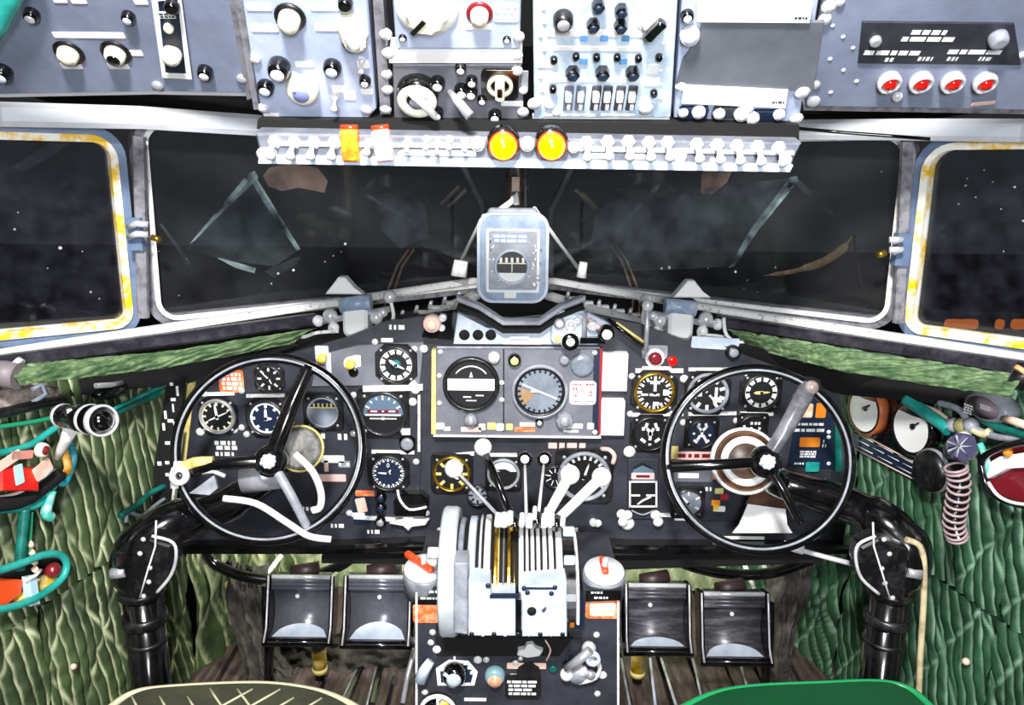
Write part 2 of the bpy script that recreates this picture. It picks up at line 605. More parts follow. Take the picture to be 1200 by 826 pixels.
smear_reflection(win2, W2, [(290, 204), (298, 200), (303, 208), (262, 248), (228, 282), (222, 286)])
smear_reflection(win2, W2, [(291, 206), (297, 203), (320, 240), (352, 292), (348, 294), (308, 236)])
smear_reflection(win2, W2, [(254, 302), (262, 303), (300, 314), (298, 320), (276, 314)])
smear_reflection(win2, W2, [(296, 206), (350, 293), (322, 312), (270, 306), (218, 292), (258, 250)], SMEARREFLF)
smear_reflection(win2, W2, [(186, 262), (190, 262), (224, 308), (220, 311)], SMEARREFLF)
smear_reflection(win3, W3, [(926, 208), (934, 206), (936, 212), (890, 268), (860, 312), (854, 314), (880, 268)])
smear_reflection(win3, W3, [(934, 208), (980, 252), (976, 256), (930, 214)], SMEARREFLF)
smear_reflection(win3, W3, [(700, 236), (930, 208), (862, 312), (740, 318), (690, 300)], SMEARREFLF)
smear_reflection(win1, W1, [(14, 196), (60, 166), (84, 164), (66, 180), (30, 200)], SMEARREFLF)

smear_reflection(win2, W2, [(308, 206), (316, 196), (340, 192), (372, 196), (384, 212), (380, 226), (350, 220), (330, 224), (314, 218)], TANREFL)  # tan blob of reflected light painted on the pane
smear_reflection(win3, W3, [(822, 204), (834, 194), (860, 196), (852, 214), (834, 228), (822, 226)], TANREFL)
smear_reflection(win2, W2, [(440, 236), (470, 226), (498, 240), (502, 276), (470, 292), (446, 270)], SMEARREFLF)
smear_reflection(win2, W2, [(310, 318), (340, 304), (352, 300), (348, 310), (320, 326)], SMEARREFLF)
for W, wn, sp in ((W2, win2, ((409, 287, 4), (395, 301, 3), (404, 296, 2), (385, 308, 3), (189, 296, 2), (330, 322, 4), (322, 334, 3), (348, 318, 4), (222, 305, 2), (213, 348, 2))),
                  (W3, win3, ((771, 316, 4), (780, 315, 5), (826, 316, 2), (905, 315, 3), (868, 340, 2), (872, 330, 2), (884, 344, 2), (734, 205, 2), (1030, 202, 2), (858, 320, 4))),
                  (W4, win4, ((1130, 210, 2), (1150, 200, 2), (1186, 220, 3), (1140, 232, 2), (1170, 246, 2), (1173, 296, 2), (1128, 218, 3), (1160, 214, 2), (1196, 260, 3), (1120, 240, 2))),
                  (W1, win1, ((22, 250, 2), (18, 270, 3), (72, 292, 4), (98, 296, 2), (57, 316, 2), (108, 344, 3), (118, 352, 2)))):
    for x, y, r in sp:
        part('pale_spot', MB().lathe([(r * .0008, 0), (r * .0006, .001), (.0001, .0015)], 8), WHITE if r > 3 else SILVERD, wn, W.M(x, y, -.018))  # small pale dots set on the panes

# what stands outside the glass
t = thing('windshield_wiper', 'tan curved wiper blade lying outside the right windshield', 'wiper', P(950, 312, 2.02))
part('blade', MB().tube([P(x, y, Y) for x, y, Y in ((896, 323, 1.93), (930, 318, 1.86), (962, 308, 1.80), (985, 294, 1.76), (999, 277, 1.74))], [.002, .007, .011, .011, .003], 8, smooth_n=4, flat=.35), TAN, t)
part('arm', MB().tube([P(1001, 276, 1.735), P(1003, 296, 1.738), P(1009, 330, 1.75), P(1020, 372, 1.77)], .0035, 6), MATTE, t)
for x0, y0, x1, y1, lb in ((482, 292, 455, 331, 'brown twin-rod wiper arm outside the left windshield near the compass'), (719, 287, 746, 327, 'brown twin-rod wiper arm outside the right windshield near the compass')):
    t = thing('twin_rod_wiper', lb, 'wiper', P((x0 + x1) / 2, y1, 2.2), 'twin-rod wiper arms by the nose')
    for k in (-1, 1):
        part('rod', MB().tube([P(x0 + 3 * k, y0, 2.25), P((x0 + x1) / 2 + 3 * k, (y0 + y1) / 2, 2.22), P(x1 + 4 * k, y1 + 18, 2.17), Vector((P(x1 + 4 * k, y1 + 18, 2.17).x, 2.17, .745))], .004, 6), BROWN, t)
for x0, y0, x1, y1, lb in ((543, 196, 566, 240, 'grey strut behind the windshield left of the centre post'), (672, 193, 645, 248, 'grey strut behind the windshield right of the centre post')):
    single('nose_strut', MB().tube([P(x0, y0 - 30, 2.4), P(x0, y0, 2.4), P(x1, y1, 2.35), P(x1, y1 + 100, 2.3), Vector((P(x1, y1 + 100, 2.3).x, 2.3, .74))], .011, 8), GREYSTRUT, lb, 'strut', group='struts behind the windshield')
for x0, y0, lb in ((530, 232, 'pale twin-tube fitting seen through the left windshield'), (682, 236, 'pale twin-tube fitting seen through the right windshield')):
    t = thing('tube_fitting', lb, 'fitting', P(x0, y0, 2.5), 'tube fittings beyond the windshield')
    sg = 1 if x0 < 600 else -1
    part('stand', MB().tube([P(x0, y0, 2.5), Vector((P(x0, y0, 2.5).x, 2.5, .72))], .005, 6), MATTE, t)
    for k in (0, 8):
        part('tube', MB().tube([P(x0 - 14 * sg + k, y0 + 8 + k * .5, 2.5), P(x0 + 8 * sg + k, y0 - 14 + k * .5, 2.5)], .006, 8), mat('fitting_tan', '#b8a890', .5), t)
nd = MB()
nd.loops([[(-.98, 1.30, .775), (-.74, 1.56, .77), (0, 2.17, .79), (.79, 1.56, .77), (.98, 1.30, .775)], [(-1.2, 1.7, .60), (-1.0, 2.2, .70), (0, 3.0, .75), (1.0, 2.2, .70), (1.2, 1.7, .6)], [(-1.2, 2.2, .2), (-.9, 3.2, .3), (0, 3.9, .4), (.9, 3.2, .3), (1.2, 2.2, .2)]], None, True, False, False, closed=False)
struct1('nose_skin', nd, MATTE, 'black aircraft nose outside below the windshield')
t = thing('barrier_board', 'row of glowing orange plates on a barrier rail beyond the right side window', 'barrier', (7.6, 11.2, -2.2))
for px in (1118, 1136, 1172, 1196, 1240):
    part('glowing_plate', MB().plate(.26 if px != 1172 else .12, .15, -.03, .03, .05, .02, Matrix.Translation(P(px, 378 + (px % 3), 11.2)) @ Matrix.Rotation(PI / 2, 4, 'X')), AMBER, t)  # orange plates made to glow by emission
part('rail', MB().box(P(1170, 386, 11.25), (2.4, .04, .04)), BROWN, t)
for px in (1110, 1230):
    q = P(px, 386, 11.25)
    part('post', MB().box((q.x, 11.25, (q.z - 2.2) / 2), (.05, .05, q.z + 2.2)), BROWN, t)
struct1('ground', MB().box((0, 14, -2.25), (60, 40, .1)), HANGAR, 'dark hangar floor outside')

# centre post and header
struct1('trim_1', beam([P(603, 340, 2.1), P(604, 120, 2.1)], .05, .05, (0, 1, 0)), mat('post_brown', '#5d4636', .5, col2='#1d1816', scale=30, amount=.5), 'brown centre post of the windshield')
hd = beam([P(-120, 127, 1.22), P(0, 134, 1.34), P(165, 138, 1.46), P(330, 149, 1.62)], .03, .040)
struct1('trim_2', hd, HEADER, 'white header bar over the left windows')
hd = beam([P(905, 152, 1.62), P(1062, 152, 1.46), P(1200, 153, 1.34), P(1310, 152, 1.22)], .03, .038)
struct1('trim_3', hd, HEADER, 'white header bar over the right windows')
struct1('trim_4', MB().tube([P(930, 150, 1.43), P(985, 155, 1.41), P(1040, 159, 1.38), P(1090, 163, 1.36)], .003, 6), GLOSSBLACK, 'thin black cable along the right header')
for nm, a, b in (('trim_5', P(163, 160, 1.462), P(168, 372, 1.462)), ('trim_6', P(1063, 166, 1.462), P(1053, 378, 1.462))):
    struct1(nm, beam([a, b], .020, .018, (0, 1, 0)), FRAMEG, 'grey post between side window and windshield')
# latches on the posts
for W, px, lb in ((W1, 160, 'pair of bright latch fingers on the left window post'), (W4, 1056, 'pair of bright latch fingers on the right window post')):
    t = thing('window_latch', lb, 'latch', P(px, 272, 1.44), 'window latches on the posts')
    sgn = 1 if px < 600 else -1
    yy = 272 if px < 600 else 290
    part('base', MB().box(P(px, yy + 2, 1.452), (.026, .02, .06)), FRAMEB, t)
    for k in (-8, 4):
        part('finger', MB().tube([P(px - 9, yy + k + 2, 1.43), P(px, yy + k - 2, 1.42), P(px + 14 * sgn, yy + k - 1, 1.425)], .006, 8), CHROME, t)
    part('pin', MB().cyl(P(px + 18 * sgn, yy + 6, 1.43), P(px + 28 * sgn, yy + 9, 1.43), .006), BRASS, t)

# sill rails below the glass
struct1('trim_7', beam([P(-90, 425, 1.2), P(0, 415, 1.29), P(165, 389, 1.455), P(350, 361, 1.66), P(556, 329, 2.02)], .03, .016), RAIL, 'worn white sill rail under the left windows')
struct1('trim_8', beam([P(646, 329, 2.02), P(850, 364, 1.66), P(1060, 397, 1.455), P(1200, 420, 1.30), P(1290, 430, 1.2)], .03, .016), RAIL, 'worn white sill rail under the right windows')
struct1('trim_9', beam([P(-90, 436, 1.18), P(0, 425, 1.27), P(165, 402, 1.43), P(370, 374, 1.63)], .03, .026), mat('sill_dark', '#24222b', .4, col2='#4a4852', scale=30, amount=.4), 'dark sill face under the left windows')
struct1('trim_10', beam([P(840, 376, 1.63), P(1060, 410, 1.43), P(1200, 432, 1.27), P(1290, 442, 1.18)], .03, .026), mat('sill_dark', '#24222b'), 'dark sill face under the right windows')
struct1('trim_11', beam([P(458, 388, 1.70), P(556, 347, 1.9)], .035, .018), RAIL, 'white shelf rail left of the compass')
struct1('trim_12', beam([P(644, 347, 1.9), P(782, 388, 1.66)], .035, .018), RAIL, 'white shelf rail right of the compass')
for a, b, n, lbs in (((462, 372), (545, 344), 5, 'left'), ((655, 345), (765, 374), 6, 'right')):
    t = thing('sill_hardware', 'bright bolts and clips along the shelf %s of the compass' % lbs, 'hardware', P((a[0] + b[0]) / 2, (a[1] + b[1]) / 2, 1.8))
    for k in range(n):
        f = (k + .5) / n
        x, y = a[0] + (b[0] - a[0]) * f, a[1] + (b[1] - a[1]) * f
        part('bolt', MB().cyl(P(x, y + 3, 1.80), P(x + 2, y - 5, 1.79), .006, .004, 8), CHROME, t)
        part('clip', MB().box(P(x + 7, y + 2, 1.81), (.022, .02, .006)), RAIL, t)
gs = MB()
top = [Vector((-.93, 1.24, .80)), Vector((-.735, 1.45, .80)), Vector((-.40, 1.74, .81)), Vector((0, 2.06, .82)), Vector((.42, 1.74, .81)), Vector((.785, 1.45, .80)), Vector((.93, 1.24, .80))]
bot = [P(20, 472, 1.24), P(222, 448, 1.56), P(400, 402, 1.57), P(600, 376, 1.57), P(800, 402, 1.57), P(985, 462, 1.56), P(1190, 482, 1.24)]
gs.loops([[tuple(p) for p in top], [tuple(p) for p in bot]], closed=False, cap0=False, cap1=False)
struct1('trim_13', gs, MATTE, 'black underside of the glare shield')


# quilted padding
def quilt(p00, p10, p11, p01, nu, nv, h, amp):
    p00, p10, p11, p01 = map(Vector, (p00, p10, p11, p01))
    nrm = (p10 - p00).cross(p01 - p00).normalized()
    vs, fs, at = [], [], []
    for j in range(nv + 1):
        v = j / nv
        for i in range(nu + 1):
            u = i / nu
            q = (p00 * (1 - u) + p10 * u) * (1 - v) + (p01 * (1 - u) + p11 * u) * v
            hh, tt = h(u, v)
            at.append(tt)
            vs.append(tuple(q + nrm * (amp * hh)))
    for j in range(nv):
        for i in range(nu):
            a = j * (nu + 1) + i
            fs.append((a, a + 1, a + nu + 2, a + nu + 1))
    mb = MB().add(vs, fs, None, True)
    mb.attr = at
    return mb


def pads(ku, kv, slant=0.0, wob=.35, dia=5.0):
    def h(u, v):
        w = noise.noise(Vector((u * 5, v * 5, 3.1))) * wob
        a = abs(math.sin(PI * (u * ku + slant * v * ku + w)))
        d1 = abs(math.sin(PI * (u * dia * .55 + v * kv * .5 + w * .4)))
        d2 = abs(math.sin(PI * (u * dia * .55 - v * kv * .5 + w * .4)))
        cr = noise.noise(Vector((u * ku * 1.1, v * kv * 5, 9.2))) * .35
        tt = max(1 - a / .42, 0) ** .7 * .95
        tt = min(1, max(tt, (1 - min(d1, d2) / .13) * .95, 0))
        return (a ** .55) * .75 + min(d1, d2) ** .5 * .85 + cr, tt * min(1, max(.12, .6 + .9 * noise.noise(Vector((u * 7, v * 7, 5)))))
    return h


LW = [Vector((-.745, 1.58, 0)), Vector((-.835, 1.20, 0)), Vector((-.93, .75, 0)), Vector((-.93, .2, 0))]
RW = [Vector((.775, 1.58, 0)), Vector((.865, 1.20, 0)), Vector((.95, .75, 0)), Vector((.95, .2, 0))]
zz = Vector((0, 0, 1))
wl = MB()
# left wall, upper and lower padding (normal faces the cabin)
for a, b, n in ((LW[1], LW[0], 230), (LW[2], LW[1], 230)):
    for z0, z1, kv, nv in ((.0, .40, 3, 90), (.40, .80, 3, 90)):
        k = (b - a).length / .024
        q = quilt(a + zz * z0, b + zz * z0, b + zz * z1, a + zz * z1, n, nv, pads(k, kv, .10, .16), .012)
        wl.add(q.v, q.f, None, True)
        wl.attr += q.attr
for P_ in (LW[1:3], LW[0:2]):
    wl.add([tuple(P_[1] - zz * 0), tuple(P_[0]), tuple(P_[0] + zz * .8), tuple(P_[1] + zz * .8)], [(0, 1, 2, 3)])
    wl.attr += [0.0] * 4
struct1('wall_left', wl, GREENL, 'olive green quilted padding on the left wall')
wr = MB()
for a, b, n in ((RW[0], RW[1], 230), (RW[1], RW[2], 230)):
    for z0, z1, kv, nv in ((.0, .40, 3, 90), (.40, .80, 3, 90)):
        k = (b - a).length / .024
        q = quilt(a + zz * z0, b + zz * z0, b + zz * z1, a + zz * z1, n, nv, pads(k, kv, .28, .2), .012)
        wr.add(q.v, q.f, None, True)
        wr.attr += q.attr
for P_ in (RW[1:3], RW[0:2]):
    wr.add([tuple(P_[0]), tuple(P_[1]), tuple(P_[1] + zz * .8), tuple(P_[0] + zz * .8)], [(0, 1, 2, 3)])
    wr.attr += [0.0] * 4
struct1('wall_right', wr, GREENR, 'dark green quilted padding on the right wall')
wf = MB()
FZ = .55
for a, b, m_ in (((-.62, 1.98), (.62, 1.98), 0),):
    q = quilt((a[0], a[1], .0), (b[0], b[1], .0), (b[0], b[1], FZ + .2), (a[0], a[1], FZ + .2), 160, 60, pads(26, 4, .2), .014)
    wf.add(q.v, q.f, None, True)
    wf.attr += q.attr
struct1('wall_front', wf, GREENF, 'pale green quilted firewall behind the pedals')
q = quilt((-.745, 1.58, 0), (-.62, 1.98, 0), (-.62, 1.98, .75), (-.745, 1.58, .75), 70, 90, pads(9, 4, .25, .9), .02)
struct1('wall_front_left', q, GREENL, 'olive green quilted padding beside the left pedals')
q = quilt((.62, 1.98, 0), (.775, 1.58, 0), (.775, 1.58, .75), (.62, 1.98, .75), 70, 90, pads(12, 4, .7, .9), .018)
struct1('wall_front_right', q, GREENR, 'dark green pleated padding beside the right pedals')

# padded strips along the sill
def strip(name, pts_t, pts_b, Ys, label):
    n = 160
    mb = MB()
    vs, fs = [], []
    R_ = 22
    for i in range(n + 1):
        f = i / n
        k = min(int(f * (len(pts_t) - 1)), len(pts_t) - 2)
        g = f * (len(pts_t) - 1) - k
        Y = Ys[k] * (1 - g) + Ys[k + 1] * g
        a = P(*[pts_t[k][m] * (1 - g) + pts_t[k + 1][m] * g for m in (0, 1)], Y)
        b = P(*[pts_b[k][m] * (1 - g) + pts_b[k + 1][m] * g for m in (0, 1)], Y - .025)
        for j in range(R_ + 1):
            w = j / R_
            q_ = a * (1 - w) + b * w
            hh = math.sin(PI * w) ** .6 * .016 + .012 * abs(math.sin(PI * (w * 3.2 + f * 9 + .8 * noise.noise(Vector((f * 14, w * 2, 0)))))) + .004 * noise.noise(Vector((f * 60, w * 7, 2)))
            nr = Vector((-q_.x * .4, -1, .45)).normalized()
            vs.append(tuple(q_ + nr * hh))
    for i in range(n):
        for j in range(R_):
            c = i * (R_ + 1) + j
            fs.append((c, c + R_ + 1, c + R_ + 2, c + 1))
    mb.add(vs, fs, None, True)
    struct1(name, mb, GREENS, label)


strip('trim_14', [(16, 429), (200, 412), (372, 385)], [(26, 452), (190, 433), (345, 404)], (1.16, 1.40, 1.6), 'green pleated pad along the left sill')
strip('trim_15', [(848, 386), (1000, 410), (1192, 440)], [(880, 410), (985, 436), (1180, 466)], (1.6, 1.40, 1.16), 'green pleated pad along the right sill')

# floor of planks
fl = struct('floor', 'dark wooden plank floor under the pedals')
part('subfloor', MB().box((0, 1.0, -.04), (1.9, 2.0, .04)), MATTE, fl)
x = -.9
k = 0
while x < .9:
    w = (.074, .082, .07, .09)[k % 4]
    zz_ = random.uniform(-.003, .004)
    part('plank', MB().plate(w - .008, 1.6, -.02 + zz_, zz_, .004, .003, Matrix.Translation((x + w / 2, 1.2, 0))), WOOD, fl, Matrix.Identity(4))
    x += w
    k += 1

# ceiling behind the overhead panels
cl = MB()
prof = [(1.72, 1.235), (1.5, 1.265), (1.28, 1.33), (1.12, 1.50), (.95, 1.62)]
ls = []
for Y, z in prof:
    half = .70 + (1.72 - Y) * .75
    ls.append([(-half, Y, z), (-half * .5, Y, z + .01), (half * .5, Y, z + .01), (half, Y, z)])
cl.loops(ls, closed=False, cap0=False, cap1=False)
struct1('ceiling', cl, MATTE, 'black ceiling behind the overhead panels')

# ---------------------------------------------------------------- small hardware (parts of panels and instruments)
_mc = {}


def cached(key, fn, mats):
    if key not in _mc:
        _mc[key] = fn().mesh(key[0], mats)
    return _mc[key]


def screw(parent, pl, px, py, r=4, m=CHROME, dz=.0):
    s = pl.s(px, py)
    R = round(r * s, 4)

    def mk():
        mb = MB().lathe([(R, 0), (R, R * .35), (R * .6, R * .62), (R * .01, R * .7)], 12)
        return mb
    o = part('screw', cached(('screw', R, m.name), mk, m), m, parent, pl.M(px, py, dz, random.uniform(0, 3)))
    return o


def knob(parent, pl, px, py, r, h=None, m=GLOSSBLACK, cap=None, dz=0.0, name='knob', ptr=None, ang=0.0, skirt=None, flute=0, label=None):
    """round knob; cap = a lighter top, ptr = pointer mark, skirt = disc under it"""
    s = pl.s(px, py)
    R = round(r * s, 4)
    H = round((h if h else r * 1.1) * s, 4)

    def mk():
        mb = MB()
        if flute:
            def ringr(rr, z):
                return [(rr * (1 - .10 * (k % 2)) * math.cos(2 * PI * k / (2 * flute)), rr * (1 - .10 * (k % 2)) * math.sin(2 * PI * k / (2 * flute)), z) for k in range(2 * flute)]
            mb.loops([ringr(R, 0), ringr(R * .96, H * .8), ringr(R * .8, H)])
        else:
            mb.lathe([(R, 0), (R, H * .25), (R * .93, H * .72), (R * .78, H * .95), (R * .5, H)], 20)
        return mb
    M = pl.M(px, py, dz, ang)
    o = part(name, cached((name, R, H, m.name, flute), mk, m), m, parent, M, label=label)
    if skirt:
        part('skirt', MB().lathe([(R * 1.45, 0), (R * 1.4, H * .12), (R * 1.05, H * .16)], 20), skirt, o, M)
    if cap:
        part('cap', MB().lathe([(R * .62, H * .9), (R * .60, H * 1.08), (R * .3, H * 1.16), (R * .01, H * 1.18)], 16), cap, o, M)
    if ptr:
        part('pointer', MB().box((0, R * .55, H * 1.0), (R * .22, R * .9, H * .16)), ptr, o, M)
    return o


def toggle(parent, pl, px, py, r=6, tilt=-.5, m=CHROME, dz=0.0, name='toggle_switch'):
    s = pl.s(px, py)
    R = round(r * s, 4)

    def mk():
        hexa = [(R * .8 * math.cos(k * PI / 3), R * .8 * math.sin(k * PI / 3)) for k in range(6)]
        mb = MB().prism(hexa, 0, R * .35, R * .1)
        return mb.lathe([(R * .55, R * .35), (R * .5, R * .9), (R * .3, R * 1.0)], 12)
    M = pl.M(px, py, dz)
    o = part(name, cached((name, R, m.name), mk, m), m, parent, M)
    L = R * 2.3
    q = Matrix.Rotation(tilt, 4, 'X')

    def mk2():
        return MB().lathe([(R * .26, 0), (R * .30, L * .5), (R * .55, L * .82), (R * .55, L * .94), (R * .3, L), (R * .01, L * 1.01)], 12)
    part('lever', cached(('lever', R, m.name), mk2, m), m, o, M @ Matrix.Translation((0, 0, R * .8)) @ q)
    return o


def plabel(parent, pl, px, py, w, h, m=PRINT, dz=.0, rows=0, seed=1, name='placard', ink=None, rot=0.0, thick=.0012, label=None):
    """plate w x h pixels with rows of print"""
    s = pl.s(px, py)
    M = pl.M(px, py, dz, rot)
    o = part(name, MB().plate(w * s, h * s, 0, thick, min(w, h) * s * .15, .0003), m, parent, M, label=label)
    if rows:
        part('lettering', lines(MB(), -w * s * .45, -h * s * .42, w * s * .9, h * s * .84, rows, thick + .0002, seed=seed), ink or PRINT, o, M)
    return o


def prints(parent, pl, px, py, w, h, rows=1, m=PRINT, dz=.0004, seed=1, rot=0.0, fill=.6):
    s = pl.s(px, py)
    return part('lettering', lines(MB(), -w * s / 2, -h * s / 2, w * s, h * s, rows, .0, seed=seed, fill=fill), m, parent, pl.M(px, py, dz, rot))


def words_(parent, pl, px, py, txt, hpx, m=PRINT, dz=.0005, rot=0.0):
    s = pl.s(px, py)
    return part('lettering', text_mesh(txt, hpx * s * 1.35), m, parent, pl.M(px, py, dz, rot)) if False else _txt(parent, pl, px, py, txt, hpx, m, dz, rot)


def _txt(parent, pl, px, py, txt, hpx, m, dz, rot):
    me = text_mesh(txt, hpx * pl.s(px, py) * 1.35).copy()
    me.materials.clear()
    me.materials.append(m)
    return part('lettering', me, m, parent, pl.M(px, py, dz, rot))


def poly_uv(pl, pts, M):
    """pixel outline -> coordinates in the plane frame M"""
    inv = M.inverted()
    return [tuple((inv @ pl.at(x, y))[:2]) for x, y in pts]


def sheet(parent, name, pl, pts, z0, z1, m, M=None, ch=.0, dz=0.0):
    cx = sum(p[0] for p in pts) / len(pts)
    cy = sum(p[1] for p in pts) / len(pts)
    M = pl.frame(pl.at(cx, cy) + pl.z * dz)
    poly = poly_uv(pl, pts, M)
    a = sum(poly[i][0] * poly[(i + 1) % len(poly)][1] - poly[(i + 1) % len(poly)][0] * poly[i][1] for i in range(len(poly)))
    if a < 0:
        poly = poly[::-1]
    return part(name, MB().prism(poly, z0, z1, ch), m, parent, M)


# ---------------------------------------------------------------- overhead panels
A_, B_ = P(615, 135, 1.08), P(615, 0, .955)
OP = Plane(A_, (1, 0, 0), B_ - A_)
A_, B_ = P(140, 112, 1.20), P(140, 0, 1.07)
OL = Plane(A_, (1, 0, 0), B_ - A_)
A_, B_ = P(1070, 128, 1.20), P(1070, 0, 1.06)
ORP = Plane(A_, (1, 0, 0), B_ - A_)

# left ceiling panel
t = thing('ceiling_panel', 'blue grey ceiling panel above the left side window with two ivory rotary switches', 'panel', OL.M(140, 60))
sheet(t, 'face', OL, [(-90, 112), (180, 107), (189, 107), (291, 109), (268, -40), (-90, -40)], -.012, 0, SIDEP, ch=.002)
sheet(t, 'lower_edge', OL, [(-90, 118), (180, 113), (292, 115), (291, 109), (180, 107.5), (-90, 111)], -.02, -.004, HEADER)
sheet(t, 'end_strip', OL, [(290, 115), (298, 112), (270, -40), (262, -40)], -.012, .004, FRAMEG)
for x, y, r in ((38, 15, 9), (151, 18, 8), (241, 82, 9), (4, 82, 11)):
    knob(t, OL, x, y, r, r * 1.3, GLOSSBLACK, SILVER if r != 9 else CHROME, name='lamp_cap')
o = plabel(t, OL, 104, 41, 84, 8, WHITE, .0, name='label_strip')
for x in (83, 138):
    plabel(t, OL, x + 1, 77, 24, 9, WHITE, .0, name='index_plate')
    knob(t, OL, x - 2, 61, 12, 13, IVORY, IVORY if x == 83 else GLOSSBLACK, dz=.001, name='rotary_switch', skirt=BLACK)
plabel(t, OL, 160, 62, 14, 8, WHITE, name='index_plate')
M = OL.M(200, 46)
s_ = OL.s(200, 46)
po = poly_uv(OL, [(178, -6), (213, -8), (226, 90), (191, 88)], M)[::-1]
pi = poly_uv(OL, [(186, -2), (209, -4), (219, 84), (195, 83)], M)[::-1]
md = part('switch_module', MB().prism(po, 0, .004), DIALB, t, M)
part('border', MB().ring(po, pi, .004, .0055), WHITE, md, M)
plabel(t, OL, 196, 15, 20, 9, WHITE, .004, 2, 5, ink=DIALB)
knob(t, OL, 199, 29, 6, 7, IVORY, dz=.004, name='button')
knob(t, OL, 203, 59, 11, 15, IVORY, IVORY, dz=.004, name='rotary_switch')
knob(t, OL, 203, 2, 9, 12, GLOSSBLACK, dz=.004)
for x, y in ((185, 100), (284, 92)):
    screw(t, OL, x, y, 7, STEEL)
for x, y, w in ((70, 0, 16), (92, 1, 18), (165, 2, 16)):
    plabel(t, OL, x, y, w, 7, WHITE, name='index_plate')
single('teal_pipe', MB().tube([OL.at(-30, 70, .02), OL.at(2, 26, .02), OL.at(14, 0, .02), OL.at(30, -40, .02)], .011, 12), TEAL, 'teal pipe crossing the upper left corner of the ceiling', 'pipe')

# right ceiling panel with four red lamps
t = thing('ceiling_panel', 'grey ceiling panel over the right side window with four red lamps', 'panel', ORP.M(1070, 70))
sheet(t, 'face', ORP, [(944, 125), (1290, 131), (1290, -40), (972, -40)], -.012, 0, SIDEP, ch=.002)
sheet(t, 'lower_edge', ORP, [(942, 131), (1290, 137), (1290, 131), (942, 125)], -.02, -.003, FRAMEG)
o = part('placard', MB().prism(poly_uv(ORP, [(1005, 73), (1196, 75), (1188, 26), (1010, 24)], ORP.M(1098, 50)), 0, .003, .001), PANEL, t, ORP.M(1098, 50))
for x, y, w, h, sd in ((1088, 36, 42, 7, 1), (1084, 44, 66, 7, 2), (1044, 60, 66, 7, 3), (1142, 59, 66, 7, 4), (1043, 68, 14, 6, 5), (1083, 67, 18, 6, 6), (1116, 67, 14, 6, 7), (1155, 67, 18, 6, 8)):
    prints(o, ORP, x, y, w, h, 1, PRINT, .0036, sd, fill=.85)
knob(t, ORP, 1025, 45, 7, 7, STEEL, dz=.003, name='bolt')
knob(t, ORP, 1168, 41, 11, 14, SILVERD, dz=.003, name='bolt')
for i, x in enumerate((1041, 1078, 1115, 1153)):
    y = 93
    s_ = ORP.s(x, y)
    M = ORP.M(x, y)
    R = 13.5 * s_
    lp = part('warning_lamp', MB().lathe([(R * .98, 0), (R, R * .5), (R * .9, R * .85), (R * .7, R * .85), (R * .66, R * .3), (.0001, R * .3)], 24), CHROME, t, M)
    part('lens', MB().lathe([(R * .66, R * .3), (R * .6, R * .75), (R * .35, R * 1.0), (.0001, R * 1.06)], 20), REDLENS, lp, M)
knob(t, ORP, 1051, 112, 6, 6, CHROME, name='bolt')
screw(t, ORP, 953, 118, 8, CHROME)
screw(t, ORP, 966, 22, 8, CHROME)
screw(t, ORP, 984, 2, 6, CHROME)
screw(t, ORP, 955, 99, 6, CHROME)
for k in range(7):
    screw(t, ORP, 975 + (k % 3) * 14 + random.uniform(-4, 4), 30 + k * 13, 2.5, WHITE)
screw(t, ORP, 1198, 64, 5, CHROME)
plabel(t, ORP, 1152, 121, 26, 5, PINKW, rot=.15, name='label_strip')

# overhead left control box
OBOX = 'overhead control boxes'
t = thing('control_box', 'overhead control box with bat handled switches, leftmost beside the ceiling panel', 'control box', OP.M(362, 70), OBOX)
sheet(t, 'face', OP, [(306, 128), (328, 141), (430, 141), (441, 128), (427, -50), (270, -50)], -.03, 0, OVER, ch=.002)
sheet(t, 'side_rail', OP, [(298, 126), (304, 126), (277, -50), (268, -50)], -.03, .004, FRAMEG)
for x, y, w, h in ((303, 8, 30, 9), (310, 33, 32, 9), (380, 8, 34, 9), (386, 32, 34, 9), (357, 75, 22, 8), (430, 107, 14, 8), (318, 135, 18, 6), (398, 104, 18, 10), (410, 112, 14, 12), (426, 75, 14, 11)):
    plabel(t, OP, x, y, w, h, WHITE, name='index_plate', rot=.0)
knob(t, OP, 340, 20, 13, 20, IVORY, IVORY, name='rotary_switch', skirt=BLACK)
knob(t, OP, 405, 2, 9, 12)
s_ = OP.s(413, 45)
o = part('guarded_switch', MB().plate(27 * s_, 46 * s_, 0, 14 * s_, .012, .003), IVORY, t, OP.M(413, 35, 0, .15))
part('lever', MB().tube([(-.004, .006, 14 * s_), (.003, -.012, 20 * s_)], [.005, .007], 10), CHROME, o, OP.M(413, 35, 0, .15))
knob(t, OP, 413, 46, 12, 9, GLOSSBLACK, STEEL, dz=.004)
knob(t, OP, 328, 76, 13, 19, GLOSSBLACK, WHITE)
knob(t, OP, 312, 100, 10, 12, GLOSSBLACK, OVERL)
o = knob(t, OP, 355, 101, 19, 16, IVORY, None, name='ring_switch')
part('centre', MB().lathe([(11 * s_, 16 * s_), (9 * s_, 20 * s_), (.0001, 20 * s_)], 18), mat('violet_cap', '#7f86b8', .3), o, OP.M(355, 101))
toggle(t, OP, 346, 88, 7, .6)
knob(t, OP, 390, 77, 11, 13, GLOSSBLACK, OVERL)
toggle(t, OP, 424, 70, 6, .4)
knob(t, OP, 428, 93, 7, 9, GLOSSBLACK, WHITE)
toggle(t, OP, 393, 112, 7, .3)
for x, y in ((309, 126), (430, 128), (299, 68), (425, 40)):
    screw(t, OP, x, y, 7, CHROME)

